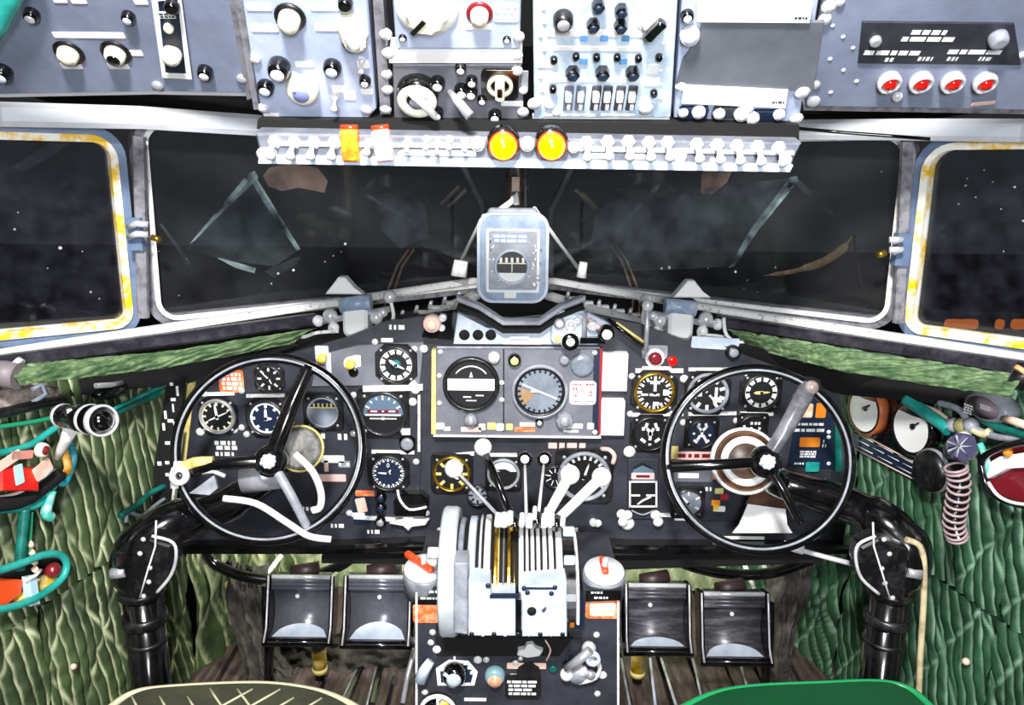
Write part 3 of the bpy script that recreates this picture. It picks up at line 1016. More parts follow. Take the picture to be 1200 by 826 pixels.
# radio control heads in the middle
t = thing('control_box', 'overhead radio control head with one large ivory rotary knob, upper middle', 'control box', OP.M(533, 30), OBOX)
sheet(t, 'face', OP, [(464, 57), (609, 57), (612, -50), (457, -50)], -.02, 0, OVER, ch=.0015)
sheet(t, 'side_rail', OP, [(446, 132), (458, 132), (446, -50), (434, -50)], -.03, .003, FRAMEG)
sheet(t, 'lower_rail', OP, [(456, 72), (612, 72), (612, 62), (456, 62)], -.03, .003, WHITE)
knob(t, OP, 500, 9, 26, 22, IVORY, None, name='rotary_knob', flute=10, ptr=GLOSSBLACK, ang=2.4, skirt=WHITE)
knob(t, OP, 562, 16, 11, 14, IVORY, IVORY, name='rotary_switch', skirt=DARKRED)
plabel(t, OP, 561, 31, 30, 7, WHITE, name='index_plate')
plabel(t, OP, 593, 15, 30, 24, WHITE, .0, 3, 9, ink=OVER)
for x, y, r in ((452, 39, 8), (455, 61, 8), (608, 42, 7), (606, 64, 7), (453, 86, 7), (452, 127, 7), (454, 104, 7)):
    screw(t, OP, x, y, r, CHROME)
for x, y in ((472, 44), (594, 46)):
    knob(t, OP, x, y, 5, 4, GLOSSBLACK, WHITE, name='bolt')

t = thing('control_box', 'overhead radio control head with a crank knob and a black framed lever', 'control box', OP.M(533, 105), OBOX)
sheet(t, 'face', OP, [(462, 140), (614, 140), (611, 76), (460, 76)], -.02, 0, PANEL2, ch=.0015)
o = knob(t, OP, 490, 106, 25, 18, GLOSSBLACK, None, name='tuning_crank', skirt=None)
M = OP.M(490, 106)
s_ = OP.s(490, 106)
part('ring', MB().lathe([(23 * s_, 18 * s_), (22 * s_, 21 * s_), (13 * s_, 21 * s_), (12 * s_, 18 * s_)], 28, cap0=False, cap1=False), IVORY, o, M)
part('handle', MB().tube([(-.006, .02, 20 * s_), (.022, -.018, 24 * s_)], [.007, .005], 10), WHITE, o, M)
part('centre', MB().lathe([(9 * s_, 18 * s_), (8 * s_, 23 * s_), (.0001, 24 * s_)], 16), SILVERD, o, M)
for x, y, r, c in ((513, 95, 9, WHITE), (512, 130, 8, WHITE), (541, 104, 9, CHROME), (553, 93, 7, WHITE), (540, 78, 7, WHITE), (565, 115, 6, WHITE), (552, 106, 8, WHITE)):
    knob(t, OP, x, y, r, r * 1.3, GLOSSBLACK, c)
part('lever', MB().tube([OP.at(527, 108, .012), OP.at(536, 118, .03), OP.at(551, 136, .045)], [.0045, .007], 10), STEEL, t)
o = plabel(t, OP, 586, 98, 44, 44, GLOSSBLACK, .0, name='switch_frame', thick=.004)
M = OP.M(586, 98)
part('bezel', MB().lathe([(15 * s_, .004), (15 * s_, .008), (11 * s_, .008), (11 * s_, .004)], 24, cap0=False, cap1=False), IVORY, o, M)
part('lever', MB().plate(11 * s_, 28 * s_, .004, .018, .004, .002), IVORY, o, M)
part('slot', MB().plate(6 * s_, 12 * s_, .018, .0188, .002), GLOSSBLACK, o, M)
knob(t, OP, 580, 133, 8, 10, GLOSSBLACK, CHROME)
plabel(t, OP, 600, 121, 26, 7, WHITE, name='index_plate')
for x, y in ((606, 82),):
    screw(t, OP, x, y, 7, CHROME)
plabel(t, OP, 615, 95, 8, 30, SILVERD, name='index_plate')

# audio selector panel
t = thing('control_box', 'pale blue overhead audio panel crowded with small black knobs and switches', 'control box', OP.M(706, 70), OBOX)
sheet(t, 'face', OP, [(626, 138), (786, 137), (797, -50), (624, -50)], -.02, .001, OVERL, ch=.0015)
sheet(t, 'lower_lip', OP, [(624, 146), (785, 148), (785, 141), (624, 139)], -.01, .006, WHITE)
s_ = OP.s(700, 60)
for x, y, w, h in ((700, 38, 112, 9), (655, 38, 28, 9), (700, 56, 104, 6), (702, 93, 92, 5), (765, 80, 12, 14), (640, 75, 20, 8), (764, 95, 18, 12), (649, 90, 12, 14), (668, 134, 60, 3), (724, 134, 40, 3)):
    plabel(t, OP, x, y, w, h, WHITE, .001, name='index_plate')
for x, y in ((684, 43), (708, 43), (733, 43), (684, 70), (730, 70)):
    plabel(t, OP, x, y, 9, 8, mat('blue_print', '#5c8fc4', .5), .0022, name='index_plate')
o = knob(t, OP, 660, 20, 12, 15, BLACK, STEEL, dz=.001, name='rotary_knob')
for x, y in ((701, 3), (728, 9), (695, 26), (727, 27)):
    knob(t, OP, x, y, 8, 12, GLOSSBLACK, DIALB, dz=.001, flute=6)
o = knob(t, OP, 764, 23, 13, 12, WHITE, None, dz=.001, name='rotary_knob', skirt=WHITE)
part('bar', MB().plate(11 * s_, 27 * s_, 12 * s_, 22 * s_, .003, .002), GLOSSBLACK, o, OP.M(766, 24, .001, -.6))
for x, y in ((649, 68), (675, 64), (699, 65), (723, 65), (748, 66), (772, 65), (648, 102), (766, 107)):
    knob(t, OP, x, y, 4.5, 7, GLOSSBLACK, dz=.001, name='button')
for x in (671, 706, 741):
    knob(t, OP, x, 82, 8.5, 12, GLOSSBLACK, DIALB, dz=.001, flute=6)
for x in (666, 680, 698, 711, 726, 740):
    o = plabel(t, OP, x, 114, 11, 36, PANEL if x > 690 else BLANK, .001, name='slide_switch', thick=.002)
    part('slider', MB().plate(8 * s_, 11 * s_, .002, .012, .001, .001), WHITE if x > 690 else OVERL, o, OP.M(x, 109, .001))
    part('stop', MB().plate(5 * s_, 8 * s_, .002, .006, .001, .001), WHITE, o, OP.M(x, 123, .001))
for x, y, r in ((626, 120, 8), (613, 130, 7), (613, 105, 5), (757, 125, 9), (644, 122, 6), (652, 131, 5)):
    screw(t, OP, x, y, r, CHROME if r > 6 else WHITE, .001)
for k in range(14):
    screw(t, OP, 636 + random.uniform(-3, 3) + (k % 2) * 140, 10 + k * 8, 2.4, WHITE, .001)

# right overhead panel with blank plate
t = thing('control_box', 'overhead box with a blank dark grey plate between two white placards', 'control box', OP.M(872, 70), OBOX)
sheet(t, 'face', OP, [(790, 139), (936, 147), (968, -50), (803, -50)], -.03, -.001, OVER, ch=.002)
sheet(t, 'blank_plate', OP, [(792, 99), (953, 106), (966, 24), (822, 22), (820, 40), (799, 70)], -.001, .003, BLANK, ch=.001)
o = sheet(t, 'placard', OP, [(816, 23), (948, 24), (952, 2), (816, 0)], 0, .006, WHITE, ch=.001)
o = sheet(t, 'placard', OP, [(798, 118), (920, 124), (923, 103), (801, 97)], 0, .006, WHITE, ch=.001)
prints(t, OP, 938, 17, 16, 4, 1, DIALB, .0066, 3)
prints(t, OP, 911, 116, 14, 4, 1, DIALB, .0066, 4)
knob(t, OP, 808, 39, 12, 12, CHROME, SILVER, name='connector')
knob(t, OP, 805, 17, 8, 9, GLOSSBLACK, WHITE, name='connector')
for x, y, r in ((798, 100, 7), (940, 107, 9), (933, 138, 8), (971, 7, 9)):
    screw(t, OP, x, y, r, CHROME)
for x, y, w, h, m in ((812, 130, 34, 17, DIALB), (855, 130, 40, 16, PANEL), (900, 133, 36, 14, DIALB)):
    plabel(t, OP, x, y, w, h, m, .0, name='connector_block', thick=.006)
for x, y, r in ((800, 128, 6), (818, 127, 8), (842, 129, 7), (868, 129, 9), (881, 134, 8), (912, 130, 7), (876, 122, 6)):
    knob(t, OP, x, y, r, r, WHITE, CHROME, dz=.004, name='connector')

# overhead switch strip
A_, B_ = P(615, 190, 1.05), P(615, 148, 1.036)
SP = Plane(A_, (1, .0, 0), B_ - A_)
t = thing('switch_strip', 'long silver overhead switch strip with toggle switches and two yellow lamps', 'switch panel', SP.M(615, 168))
sheet(t, 'face', SP, [(306, 186), (926, 196), (940, 168), (299, 156)], -.035, 0, mat('strip_grey', '#5d606a', .4, col2='#8d909b', scale=20, amount=.45, sharp=.2), ch=.003)
sheet(t, 'lower_lip', SP, [(304, 190), (924, 200), (928, 192), (305, 181)], -.035, .006, SILVER)
bx = MB()
sheet(t, 'shelf', SP, [(293, 158), (945, 171), (945, 153), (294, 147)], -.07, -.03, MATTE)  # matte black strip put in for the shade above the switches
sheet(t, 'bright_line', SP, [(318, 170), (566, 173), (566, 168.5), (318, 165.5)], 0, .003, WHITE)
sheet(t, 'bright_line', SP, [(672, 176), (930, 181), (930, 177), (672, 171)], 0, .003, WHITE)
for x in (322, 345, 368, 392):
    toggle(t, SP, x, 166 + (x - 322) * .01, 10, .5, WHITE)
for x, y in ((478, 166), (500, 163), (513, 168), (527, 163), (545, 165)):
    toggle(t, SP, x, y, 6.5, .5)
for x, y in ((687, 167), (712, 166), (736, 166), (760, 167), (782, 167), (816, 169), (840, 170), (863, 171), (887, 172), (912, 173)):
    toggle(t, SP, x, y, 10.5, .5, WHITE)
s_ = SP.s(412, 167)
for x, m, c in ((412, mat('guard_orange', '#ff7a1a', .4, col2='#ffd23a', scale=40, amount=.45), 'orange switch guard'), (450, mat('guard_pink', '#ffdcd2', .4, col2='#e0512a', scale=26, amount=.34), 'pale red switch guard')):
    M = SP.M(x, 168, 0, .0 if x == 412 else .12)
    o = part('switch_guard', MB().plate(20 * s_, 36 * s_, 0, 16 * s_, .003, .003), m, t, M, label=c)
    part('hinge', MB().cyl((-10 * s_, 19 * s_, .004), (10 * s_, 19 * s_, .004), .004), LAMPR, o, M)
toggle(t, SP, 433, 168, 9, .2)
for x in (590, 646):
    M = SP.M(x, 167)
    R = 20 * s_
    lp = part('push_lamp', MB().lathe([(R, -.004), (R, .008), (R * .86, .014), (R * .8, .014)], 28), GLOSSBLACK, t, M, label='yellow push lamp')
    part('ring', MB().lathe([(R * .86, .013), (R * .86, .018), (R * .78, .018)], 28), LAMPR, lp, M)
    part('lens', MB().lathe([(R * .8, .015), (R * .76, .022), (R * .5, .030), (.0001, .033)], 28), LAMPY, lp, M)
for x, y, r in ((560, 168, 9), (618, 168, 9), (672, 172, 7), (318, 178, 7)):
    knob(t, SP, x, y, r, r, WHITE, CHROME, name='terminal')
for x, y, r in ((797, 183, 8), (309, 180, 8), (920, 188, 8), (425, 182, 5), (470, 181, 4), (715, 186, 5), (835, 188, 4)):
    screw(t, SP, x, y, r, CHROME)
for k, (x, w) in enumerate(((500, 60), (540, 36), (700, 24), (745, 22))):
    plabel(t, SP, x, 179 + (x - 500) * .018, w, 6, WHITE, .0, name='label_strip')

# ---------------------------------------------------------------- instrument panel
def pshape(pts):
    return pts


t = thing('instrument_panel', 'wide dark grey instrument panel across the cockpit under the windshield', 'instrument panel', PP.M(603, 560))
sheet(t, 'board', PP, [(224, 447), (300, 426), (345, 413), (400, 398), (450, 378), (520, 366), (600, 374), (682, 366), (750, 380), (800, 398), (862, 408), (905, 424), (984, 464), (1001, 560), (988, 634), (212, 634), (203, 560)], -.02, 0, PANEL)
sheet(t, 'gauge_board', PP, [(222, 462), (488, 456), (494, 530), (492, 600), (230, 604), (212, 560)], 0, .004, PANEL, ch=.0015)
sheet(t, 'gauge_board', PP, [(738, 440), (960, 440), (975, 520), (972, 610), (738, 608)], 0, .004, PANEL, ch=.0015)
sheet(t, 'upper_board', PP, [(366, 452), (492, 450), (497, 400), (420, 404), (372, 416)], 0, .006, PANEL2, ch=.001)
sheet(t, 'ledge_strip', PP, [(426, 458), (496, 456), (496, 449), (426, 451)], .004, .012, RAIL, ch=.002)
for pts in ([(744, 436), (800, 436), (800, 431), (744, 431)], [(806, 434), (860, 434), (860, 430), (806, 430)], [(872, 441), (922, 443), (922, 438), (872, 436)], [(740, 487), (800, 486), (800, 482), (740, 483)], [(806, 486), (862, 485), (862, 481), (806, 482)], [(866, 485), (905, 486), (905, 482), (866, 481)], [(238, 463), (276, 462), (276, 458), (238, 459)], [(290, 465), (335, 464), (335, 460), (290, 461)], [(436, 530), (486, 531), (486, 527), (436, 526)], [(510, 536), (556, 532), (556, 528), (510, 532)], [(668, 532), (712, 536), (712, 532), (668, 528)], [(570, 534), (606, 534), (606, 530), (570, 530)], [(490, 462), (493, 462), (493, 528), (490, 528)], [(740, 604), (792, 604), (792, 600), (740, 600)], [(415, 606), (500, 612), (500, 608), (415, 602)]):
    sheet(t, 'edge_strip', PP, pts, .003, .009, RAIL, ch=.001)
# lower rail of the panel
part('lower_rail', beam([PP.at(205, 640, .01), PP.at(405, 640, .015), PP.at(560, 634, .015), PP.at(740, 640, .015), PP.at(990, 640, .01)], .05, .02), GLOSSBLACK, t)
part('lower_flange', beam([PP.at(380, 650, -.02), PP.at(520, 652, -.02)], .05, .026), MATTE, t)
part('lower_flange', beam([PP.at(720, 656, -.02), PP.at(960, 648, -.02)], .05, .034), MATTE, t)
sheet(t, 'yellow_edge', PP, [(221, 449), (230, 447), (219, 540), (211, 540)], 0, .006, YELLOWP)
sheet(t, 'white_edge', PP, [(214, 450), (219, 448), (209, 520), (203, 520)], 0, .006, SCUFF)
for x, y, r in ((241, 461, 4), (284, 457, 4), (284, 500, 4), (236, 505, 5), (276, 503, 4), (340, 505, 4), (290, 508, 4), (415, 462, 4), (415, 507, 4), (486, 408, 4), (497, 408, 5), (440, 400, 4), (484, 470, 5), (487, 455, 6), (484, 449, 5), (740, 440, 4), (801, 443, 5), (737, 528, 7), (738, 484, 4), (800, 494, 4), (862, 492, 4), (787, 484, 4), (700, 612, 5), (735, 612, 8), (488, 540, 4), (728, 601, 6), (410, 600, 4), (930, 600, 4), (516, 620, 4), (705, 540, 4), (500, 600, 4)):
    screw(t, PP, x, y, r, WHITE if r > 4 else CHROME, .004)
for x, y, w, h, rows, sd in ((266, 521, 28, 12, 2, 3), (264, 531, 22, 6, 1, 4), (390, 537, 28, 9, 0, 1), (468, 383, 24, 7, 1, 8), (454, 398, 14, 5, 0, 1), (372, 510, 20, 8, 1, 2), (405, 511, 18, 9, 1, 7), (356, 595, 26, 6, 1, 7), (398, 615, 20, 6, 1, 8), (440, 622, 20, 6, 1, 9)):
    (prints(t, PP, x, y, w, h, rows, PRINT, .0046, sd, fill=.8) if rows else plabel(t, PP, x, y, w, h, WHITE, .004))
plabel(t, PP, 388, 559, 36, 9, PINK, .004)
plabel(t, PP, 383, 545, 5, 14, PINKW, .004)
plabel(t, PP, 404, 543, 14, 8, SILVERD, .004, 1, 4)
plabel(t, PP, 428, 577, 22, 7, ORANGE, .004, label='orange label strip')
plabel(t, PP, 424, 591, 12, 18, PINKW, .004, rot=.2)
plabel(t, PP, 424, 595, 20, 40, DIALB, .003)
for y in (581, 593, 609):
    knob(t, PP, 447, y, 7, 8, GLOSSBLACK, DIALB if y != 609 else STEEL, dz=.003)
prints(t, PP, 664, 522, 44, 8, 1, PINK, .0006, 21, fill=.9)
for k, x in enumerate((788, 814, 838)):
    pass
o = plabel(t, PP, 812, 533, 44, 10, PINK, .004, 1, 12, ink=DARKRED)
plabel(t, PP, 790, 529, 8, 16, YELLOWP, .006)
plabel(t, PP, 812, 557, 46, 14, BLANK, .004)
plabel(t, PP, 806, 556, 24, 6, WHITE, .006)
plabel(t, PP, 838, 557, 7, 7, ORANGE2, .006)
for k, (x, m) in enumerate(((842, YELLOWP), (848, REDPRINT), (838, ORANGE2), (844, WHITE))):
    plabel(t, PP, x, 574 + k * 7, 10, 7, m, .005)
plabel(t, PP, 838, 594, 6, 8, YELLOW, .006)
for x, y, w in ((799, 578, 24), (828, 572, 12), (806, 573, 8), (784, 556, 6), (818, 596, 18)):
    prints(t, PP, x, y, w, 6, 1, PRINT, .0046, int(x), fill=.8)
for x, y, w, h, rows, sd in ((800, 606, 20, 6, 0, 1), (670, 620, 14, 6, 0, 1), (695, 585, 10, 5, 0, 1), (640, 612, 12, 5, 0, 1), (474, 634, 22, 4, 0, 1), (698, 634, 40, 4, 0, 1), (865, 629, 60, 4, 0, 1), (420, 602, 16, 5, 0, 1)):
    plabel(t, PP, x, y, w, h, WHITE, .004)
knob(t, PP, 695, 611, 5, 6, CHROME, dz=.001)
knob(t, PP, 379, 418, 6, 9, YELLOW, dz=.006, name='press_lamp', skirt=WHITE)
knob(t, PP, 412, 425, 6, 9, YELLOW, dz=.006, name='press_lamp', skirt=WHITE)
plabel(t, PP, 378, 410, 16, 12, SILVER, .006)
plabel(t, PP, 419, 422, 9, 14, WHITE, .006)
knob(t, PP, 415, 435, 6, 3, GLOSSBLACK, dz=.006, name='plug')
plabel(t, PP, 386, 425, 6, 26, SILVER, .006)
o = plabel(t, PP, 272, 446, 29, 28, ORANGE, .004, 0, label='orange placard with white print')
prints(o, PP, 272, 446, 23, 22, 4, WHITE, .0056, 31, fill=.7)
o = plabel(t, PP, 767, 412, 30, 16, SILVERD, .002)
knob(t, PP, 767, 419, 8, 9, DARKRED, name='warning_lamp', skirt=WHITE, dz=.003)
knob(t, PP, 787, 422, 6, 8, REDLENS, name='warning_lamp', dz=.003)
plabel(t, PP, 769, 431, 34, 5, IVORY, .004)
o = part('hook_lamp', MB().tube([PP.at(704, 526, .003), PP.at(714, 527, .022), PP.at(720, 534, .024), PP.at(718, 543, .022)], .005, 8, smooth_n=3), PINK, t)
plabel(t, PP, 838, 402, 56, 14, SILVER, .001, rot=-.05)
knob(t, PP, 858, 412, 9, 8, BLACK, SILVERD)

RG = 'round instruments on the panel'


def gauge(px, py, r, label, dial=None, n=12, tk=.2, tw=.05, ring=None, needles=(), flange=1, nums=(), extra=None, dz=.0046, pl=None, tickm=None, bez=None, r_in=.86, glass=True, sub=0, a0=0.0, arc=2 * PI):
    pl = pl or PP
    s = pl.s(px, py)
    R = r * s
    M = pl.M(px, py, dz)
    g = thing('gauge', label, 'gauge', M, RG)
    if flange:
        k = 1.17
        oc = [(-R * k, -R * k * .55), (-R * k * .55, -R * k), (R * k * .55, -R * k), (R * k, -R * k * .55), (R * k, R * k * .55), (R * k * .55, R * k), (-R * k * .55, R * k), (-R * k, R * k * .55)] if flange == 1 else rrect(-R * k, -R * k, R * k, R * k, R * .3)
        part('flange', MB().prism(oc, 0, .006, .0018), BLACK, g, M)
        for a in range(4):
            q = PI / 4 + a * PI / 2
            screw_M = M @ Matrix.Translation((R * 1.24 * math.cos(q) * .93, R * 1.24 * math.sin(q) * .93, .006))
            part('screw', cached(('screw', round(R * .085, 4), 'g'), lambda: MB().lathe([(R * .085, 0), (R * .07, R * .05), (.0001, R * .06)], 10), STEEL), STEEL, g, screw_M)
    part('bezel', MB().lathe([(R * 1.06, .002), (R * 1.06, .010), (R * 1.0, .013), (R * .93, .012), (R * .88, .007)], 40, cap0=False, cap1=False), bez or mat('bezel_charcoal', '#2b2b30', .25, coat=.5), g, M)
    d = part('dial', MB().lathe([(R * .93, .003), (R * .92, .0065), (.0001, .0065)], 40, smooth=False, cap0=False, cap1=False), dial or DIAL, g, M)
    zt = .0068
    if ring:
        part('ring', MB().lathe([(R * .9, zt), (R * .9, zt + .0003), (R * ring, zt + .0003), (R * ring, zt)], 40, smooth=False, cap0=False, cap1=False), PRINT, d, M)
        zt += .0004
    if n:
        mb = MB()
        tm = tickm or (DIAL if ring else PRINT)
        ro = .88 if not ring else .86
        for k in range(n + (0 if arc > 6 else 1)):
            a = a0 + arc * k / n
            q = Matrix.Rotation(-a, 4, 'Z')
            mb.box((0, R * (ro - tk / 2), zt + .0002), (R * tw * 1.6, R * tk, .0004), q)
        for k in range(n * sub):
            a = a0 + arc * k / (n * sub)
            q = Matrix.Rotation(-a, 4, 'Z')
            mb.box((0, R * (ro - tk * .3), zt + .0002), (R * tw * .6, R * tk * .55, .0004), q)
        part('markings', mb, tm, d, M)
    for k, (txt, a, rr, hh) in enumerate(nums):
        me = text_mesh(txt, R * hh * 1.35).copy()
        me.materials.clear()
        me.materials.append(tickm or PRINT)
        part('numeral', me, PRINT, d, M @ Matrix.Translation((R * rr * math.sin(a), R * rr * math.cos(a), zt + .0003)))
    for k, nd in enumerate(needles):
        a, L, w = nd[:3]
        nm = nd[3] if len(nd) > 3 else WHITE
        mb = MB().prism([(-R * w, -R * L * .22), (R * w, -R * L * .22), (R * w * .8, R * L * .7), (0, R * L), (-R * w * .8, R * L * .7)], .009 + .0006 * k, .0096 + .0006 * k)
        part('needle', mb, nm, g, M @ Matrix.Rotation(-a, 4, 'Z'))
    if needles:
        part('hub', MB().lathe([(R * .1, .008), (R * .09, .012), (.0001, .0125)], 14), GLOSSBLACK, g, M)
    if extra:
        extra(g, d, M, R)
    return g


def half(R, a0, a1, n=20, r=.9):
    return [(R * r * math.cos(a0 + (a1 - a0) * k / n), R * r * math.sin(a0 + (a1 - a0) * k / n)) for k in range(n + 1)]


def horizon(sky, line_y=.0, earth=DIAL, barh=.0, ticks=True):
    def fn(g, d, M, R):
        a = math.asin(max(-1, min(1, line_y / .9)))
        part('sky_half', MB().prism(half(R, a, PI - a), .0066, .0072), sky, g, M)
        part('horizon_bar', MB().box((0, R * line_y, .0078), (R * 1.6, R * max(.06, barh), .0012)), WHITE, g, M)
        part('aircraft_symbol', MB().box((0, R * (line_y - .16), .0085), (R * 1.2, R * .05, .001)).box((0, R * (line_y - .16), .0087), (R * .12, R * .12, .001)), WHITE if not barh else DIAL, g, M)
        if ticks:
            mb = MB()
            for k in range(-3, 4):
                mb.box((0, R * .76, .0076), (R * .07, R * (.2 if k % 3 == 0 else .12), .0006), Matrix.Rotation(k * .38, 4, 'Z'))
            part('bank_marks', mb, WHITE, g, M)
    return fn


D12 = [(str((k or 12) if False else k), 2 * PI * k / 10, .58, .26) for k in range(10)]
gauge(317, 442, 15, 'smallest black gauge at the upper left beside the orange placard', n=8, tk=.3, needles=((-.8, .7, .06), (2.6, .5, .05)), tw=.09)
gauge(257, 486, 20, 'black two needle clock at the far left end of the panel', n=12, tk=.22, tw=.07, needles=((-.12, .8, .08), (1.15, .75, .05), (-2.0, .6, .05)), bez=STEEL, extra=lambda g, d, M, R: part('ring', MB().lathe([(R * .92, .0068), (R * .92, .0074), (R * .84, .0074)], 32, cap0=False, cap1=False), YELLOWP, d, M))
gauge(314, 488, 21, 'navy dial with thick white ring left of the left control wheel spoke', dial=DIALB, n=8, tk=.25, tw=.1, ring=.78, needles=((0, .62, .09), (1.6, .35, .09)), tickm=PRINT)
gauge(380, 481, 20, 'direction indicator behind the left wheel with a compass card in its upper half', dial=DIALG, n=0, flange=2, extra=lambda g, d, M, R: (part('window', MB().prism(half(R, .35, PI - .35, r=.88), .0066, .0072), DIALB, g, M), part('card_marks', MB().box((-.5 * R, R * .42, .0076), (.1 * R, .26 * R, .0006)).box((-.24 * R, R * .42, .0076), (.1 * R, .26 * R, .0006)).box((0, R * .42, .0076), (.1 * R, .26 * R, .0006)).box((.26 * R, R * .42, .0076), (.1 * R, .26 * R, .0006)).box((.5 * R, R * .42, .0076), (.1 * R, .26 * R, .0006)).box((0, R * .28, .0076), (1.5 * R, .06 * R, .0006)), YELLOWP, g, M), part('rim_ring', MB().lathe([(R * .92, .0105), (R * .86, .012), (R * .8, .009)], 36, cap0=False, cap1=False), SILVERD, g, M)))
gauge(450, 483, 26, 'artificial horizon with blue sky right of the left control wheel', n=0, flange=2, extra=lambda g, d, M, R: (horizon(SKYB, -.05)(g, d, M, R), part('red_bar', MB().box((0, R * .12, .0079), (R * 1.4, R * .14, .0006)), DARKRED, g, M), part('bank_dots', MB().box((-.4 * R, R * .13, .0084), (.3 * R, .06 * R, .0005)).box((0, R * .13, .0084), (.1 * R, .06 * R, .0005)).box((.4 * R, R * .13, .0084), (.3 * R, .06 * R, .0005)), WHITE, g, M)))
gauge(465, 426, 21, 'white ringed altimeter at the top beside the left end of the autopilot unit', n=12, tk=.26, tw=.07, ring=.62, needles=((2.0, .55, .06), (-.9, .5, .1)), extra=lambda g, d, M, R: part('centre_card', MB().lathe([(R * .3, .0072), (.0001, .0074)], 20), mat('teal_card', '#3f8f9c', .4), d, M))
gauge(456, 552, 21, 'round gauge with many white ticks under the artificial horizon', n=18, tk=.2, tw=.06, needles=((-1.5, .6, .05), (.6, .3, .05)), flange=1, dial=DIALB, nums=[('0', 0, .45, .26)], bez=BLACK, sub=2)
o = thing('knob_lens', 'grey hexagonal push knob beside the artificial horizon', 'knob', PP.M(478, 518, .004))
M = PP.M(478, 518, .004)
s_ = PP.s(478, 518)
part('hexagon_base', MB().prism([(11 * s_ * math.cos(k * PI / 3 + .5), 13 * s_ * math.sin(k * PI / 3 + .5)) for k in range(6)], 0, .008, .002), GLOSSBLACK, o, M)
part('lens', MB().lathe([(8 * s_, .008), (7 * s_, .013), (4 * s_, .0135), (.0001, .012)], 18), SILVERD, o, M)
part('tab', MB().plate(10 * s_, 8 * s_, .002, .01, .002, .001, c=(-.002, 15 * s_)), WHITE, o, M)

# autopilot control unit in the middle
t = thing('autopilot_unit', 'rectangular autopilot unit at panel centre with two large round dials', 'autopilot unit', PP.M(607, 457, .004))
sheet(t, 'case', PP, [(511, 508), (700, 510), (704, 406), (512, 405)], .0006, .022, PANEL2, ch=.002)
pl2 = Plane(PP.o + PP.z * .022, PP.x, PP.y)
sheet(t, 'seam', pl2, [(589.5, 506), (591, 506), (591, 407), (589.5, 407)], 0, .001, MATTE)
sheet(t, 'yellow_edge', pl2, [(505.5, 508), (511, 508), (511, 410), (506, 410)], -.02, .003, YELLOWP)
sheet(t, 'frame_line', pl2, [(508, 511), (704, 513), (704, 511), (508, 509)], -.02, .004, WHITE)
sheet(t, 'frame_line', pl2, [(512, 408), (703, 408), (703, 406), (512, 405.5)], -.002, .003, SILVERD)
sheet(t, 'dark_side', pl2, [(694, 509), (701, 509), (703, 408), (696, 408)], 0, .002, DIALB)
sheet(t, 'red_edge', pl2, [(701, 509), (704, 509), (706, 408), (703, 408)], -.02, .001, REDPRINT)
for x, y, r, c, cp in ((579, 418, 7, WHITE, IVORY), (603, 421, 8, GLOSSBLACK, YELLOWP), (661, 421, 6, SILVERD, None), (632, 494, 5, GLOSSBLACK, CHROME), (552, 491, 8, SILVERD, STEEL), (661, 490, 11, SILVERD, STEEL)):
    knob(t, pl2, x, y, r, r * 1.2, c, cp, dz=.001, flute=8 if x == 661 and y > 480 else 0)
o = knob(t, pl2, 682, 427, 14, 6, DIALG, None, dz=.001, name='indicator_lens')
prints(o, pl2, 682, 427, 16, 10, 2, WHITE, .0085, 5)
o = plabel(t, pl2, 683, 460, 31, 29, WHITE, .001, name='correction_card', label='white card with red figures', thick=.002)
for x, y, w, h in ((676, 450, 10, 3), (691, 450, 10, 3), (674, 459, 6, 12), (692, 459, 6, 12), (683, 458, 4, 6), (676, 470, 8, 2), (691, 470, 8, 2)):
    prints(o, pl2, x, y, w, h, 1 if h < 4 else 3, REDPRINT, .0034, int(x + y), fill=.7)
for x, y, w, h, m in ((552, 503, 24, 6, PINK), (565, 500, 8, 8, IVORY), (576, 499, 10, 9, YELLOWP), (586, 500, 9, 9, IVORY), (597, 500, 8, 8, YELLOWP), (615, 503, 24, 6, ORANGE), (618, 497, 18, 5, WHITE), (672, 499, 22, 6, WHITE), (692, 499, 8, 8, WHITE), (669, 505, 18, 3, WHITE), (545, 480, 10, 3, WHITE), (516, 499, 10, 8, WHITE), (524, 502, 8, 5, IVORY)):
    plabel(t, pl2, x, y, w, h, m, .001)
for x, y in ((516, 412), (515, 472), (588, 468), (697, 413), (697, 506), (588, 448), (515, 440)):
    screw(t, pl2, x, y, 3, WHITE, .001)


def ap1(g, d, M, R):
    part('white_band', MB().box((0, 0, .0082), (R * 1.74, R * .44, .002)), WHITE, g, M)
    part('bank_scale', MB().tube([(R * .7 * math.cos(a), R * .7 * math.sin(a), .008) for a in [PI * (.2 + .6 * k / 12) for k in range(13)]], .0016, 6), WHITE, g, M)
    part('lower_marks', MB().box((-.15 * R, -.48 * R, .0078), (.3 * R, .05 * R, .0006)).box((.32 * R, -.42 * R, .0078), (.3 * R, .05 * R, .0006)).box((0, -.62 * R, .0078), (.4 * R, .04 * R, .0006)), WHITE, g, M)
    part('pointer', MB().prism([(-R * .07, R * .28), (R * .07, R * .28), (0, R * .5)], .0078, .0084), WHITE, g, M)


gauge(553, 446, 31, 'large bank dial with a white band across its middle on the autopilot unit', n=0, flange=0, dz=.0225, extra=ap1, bez=BLACK)


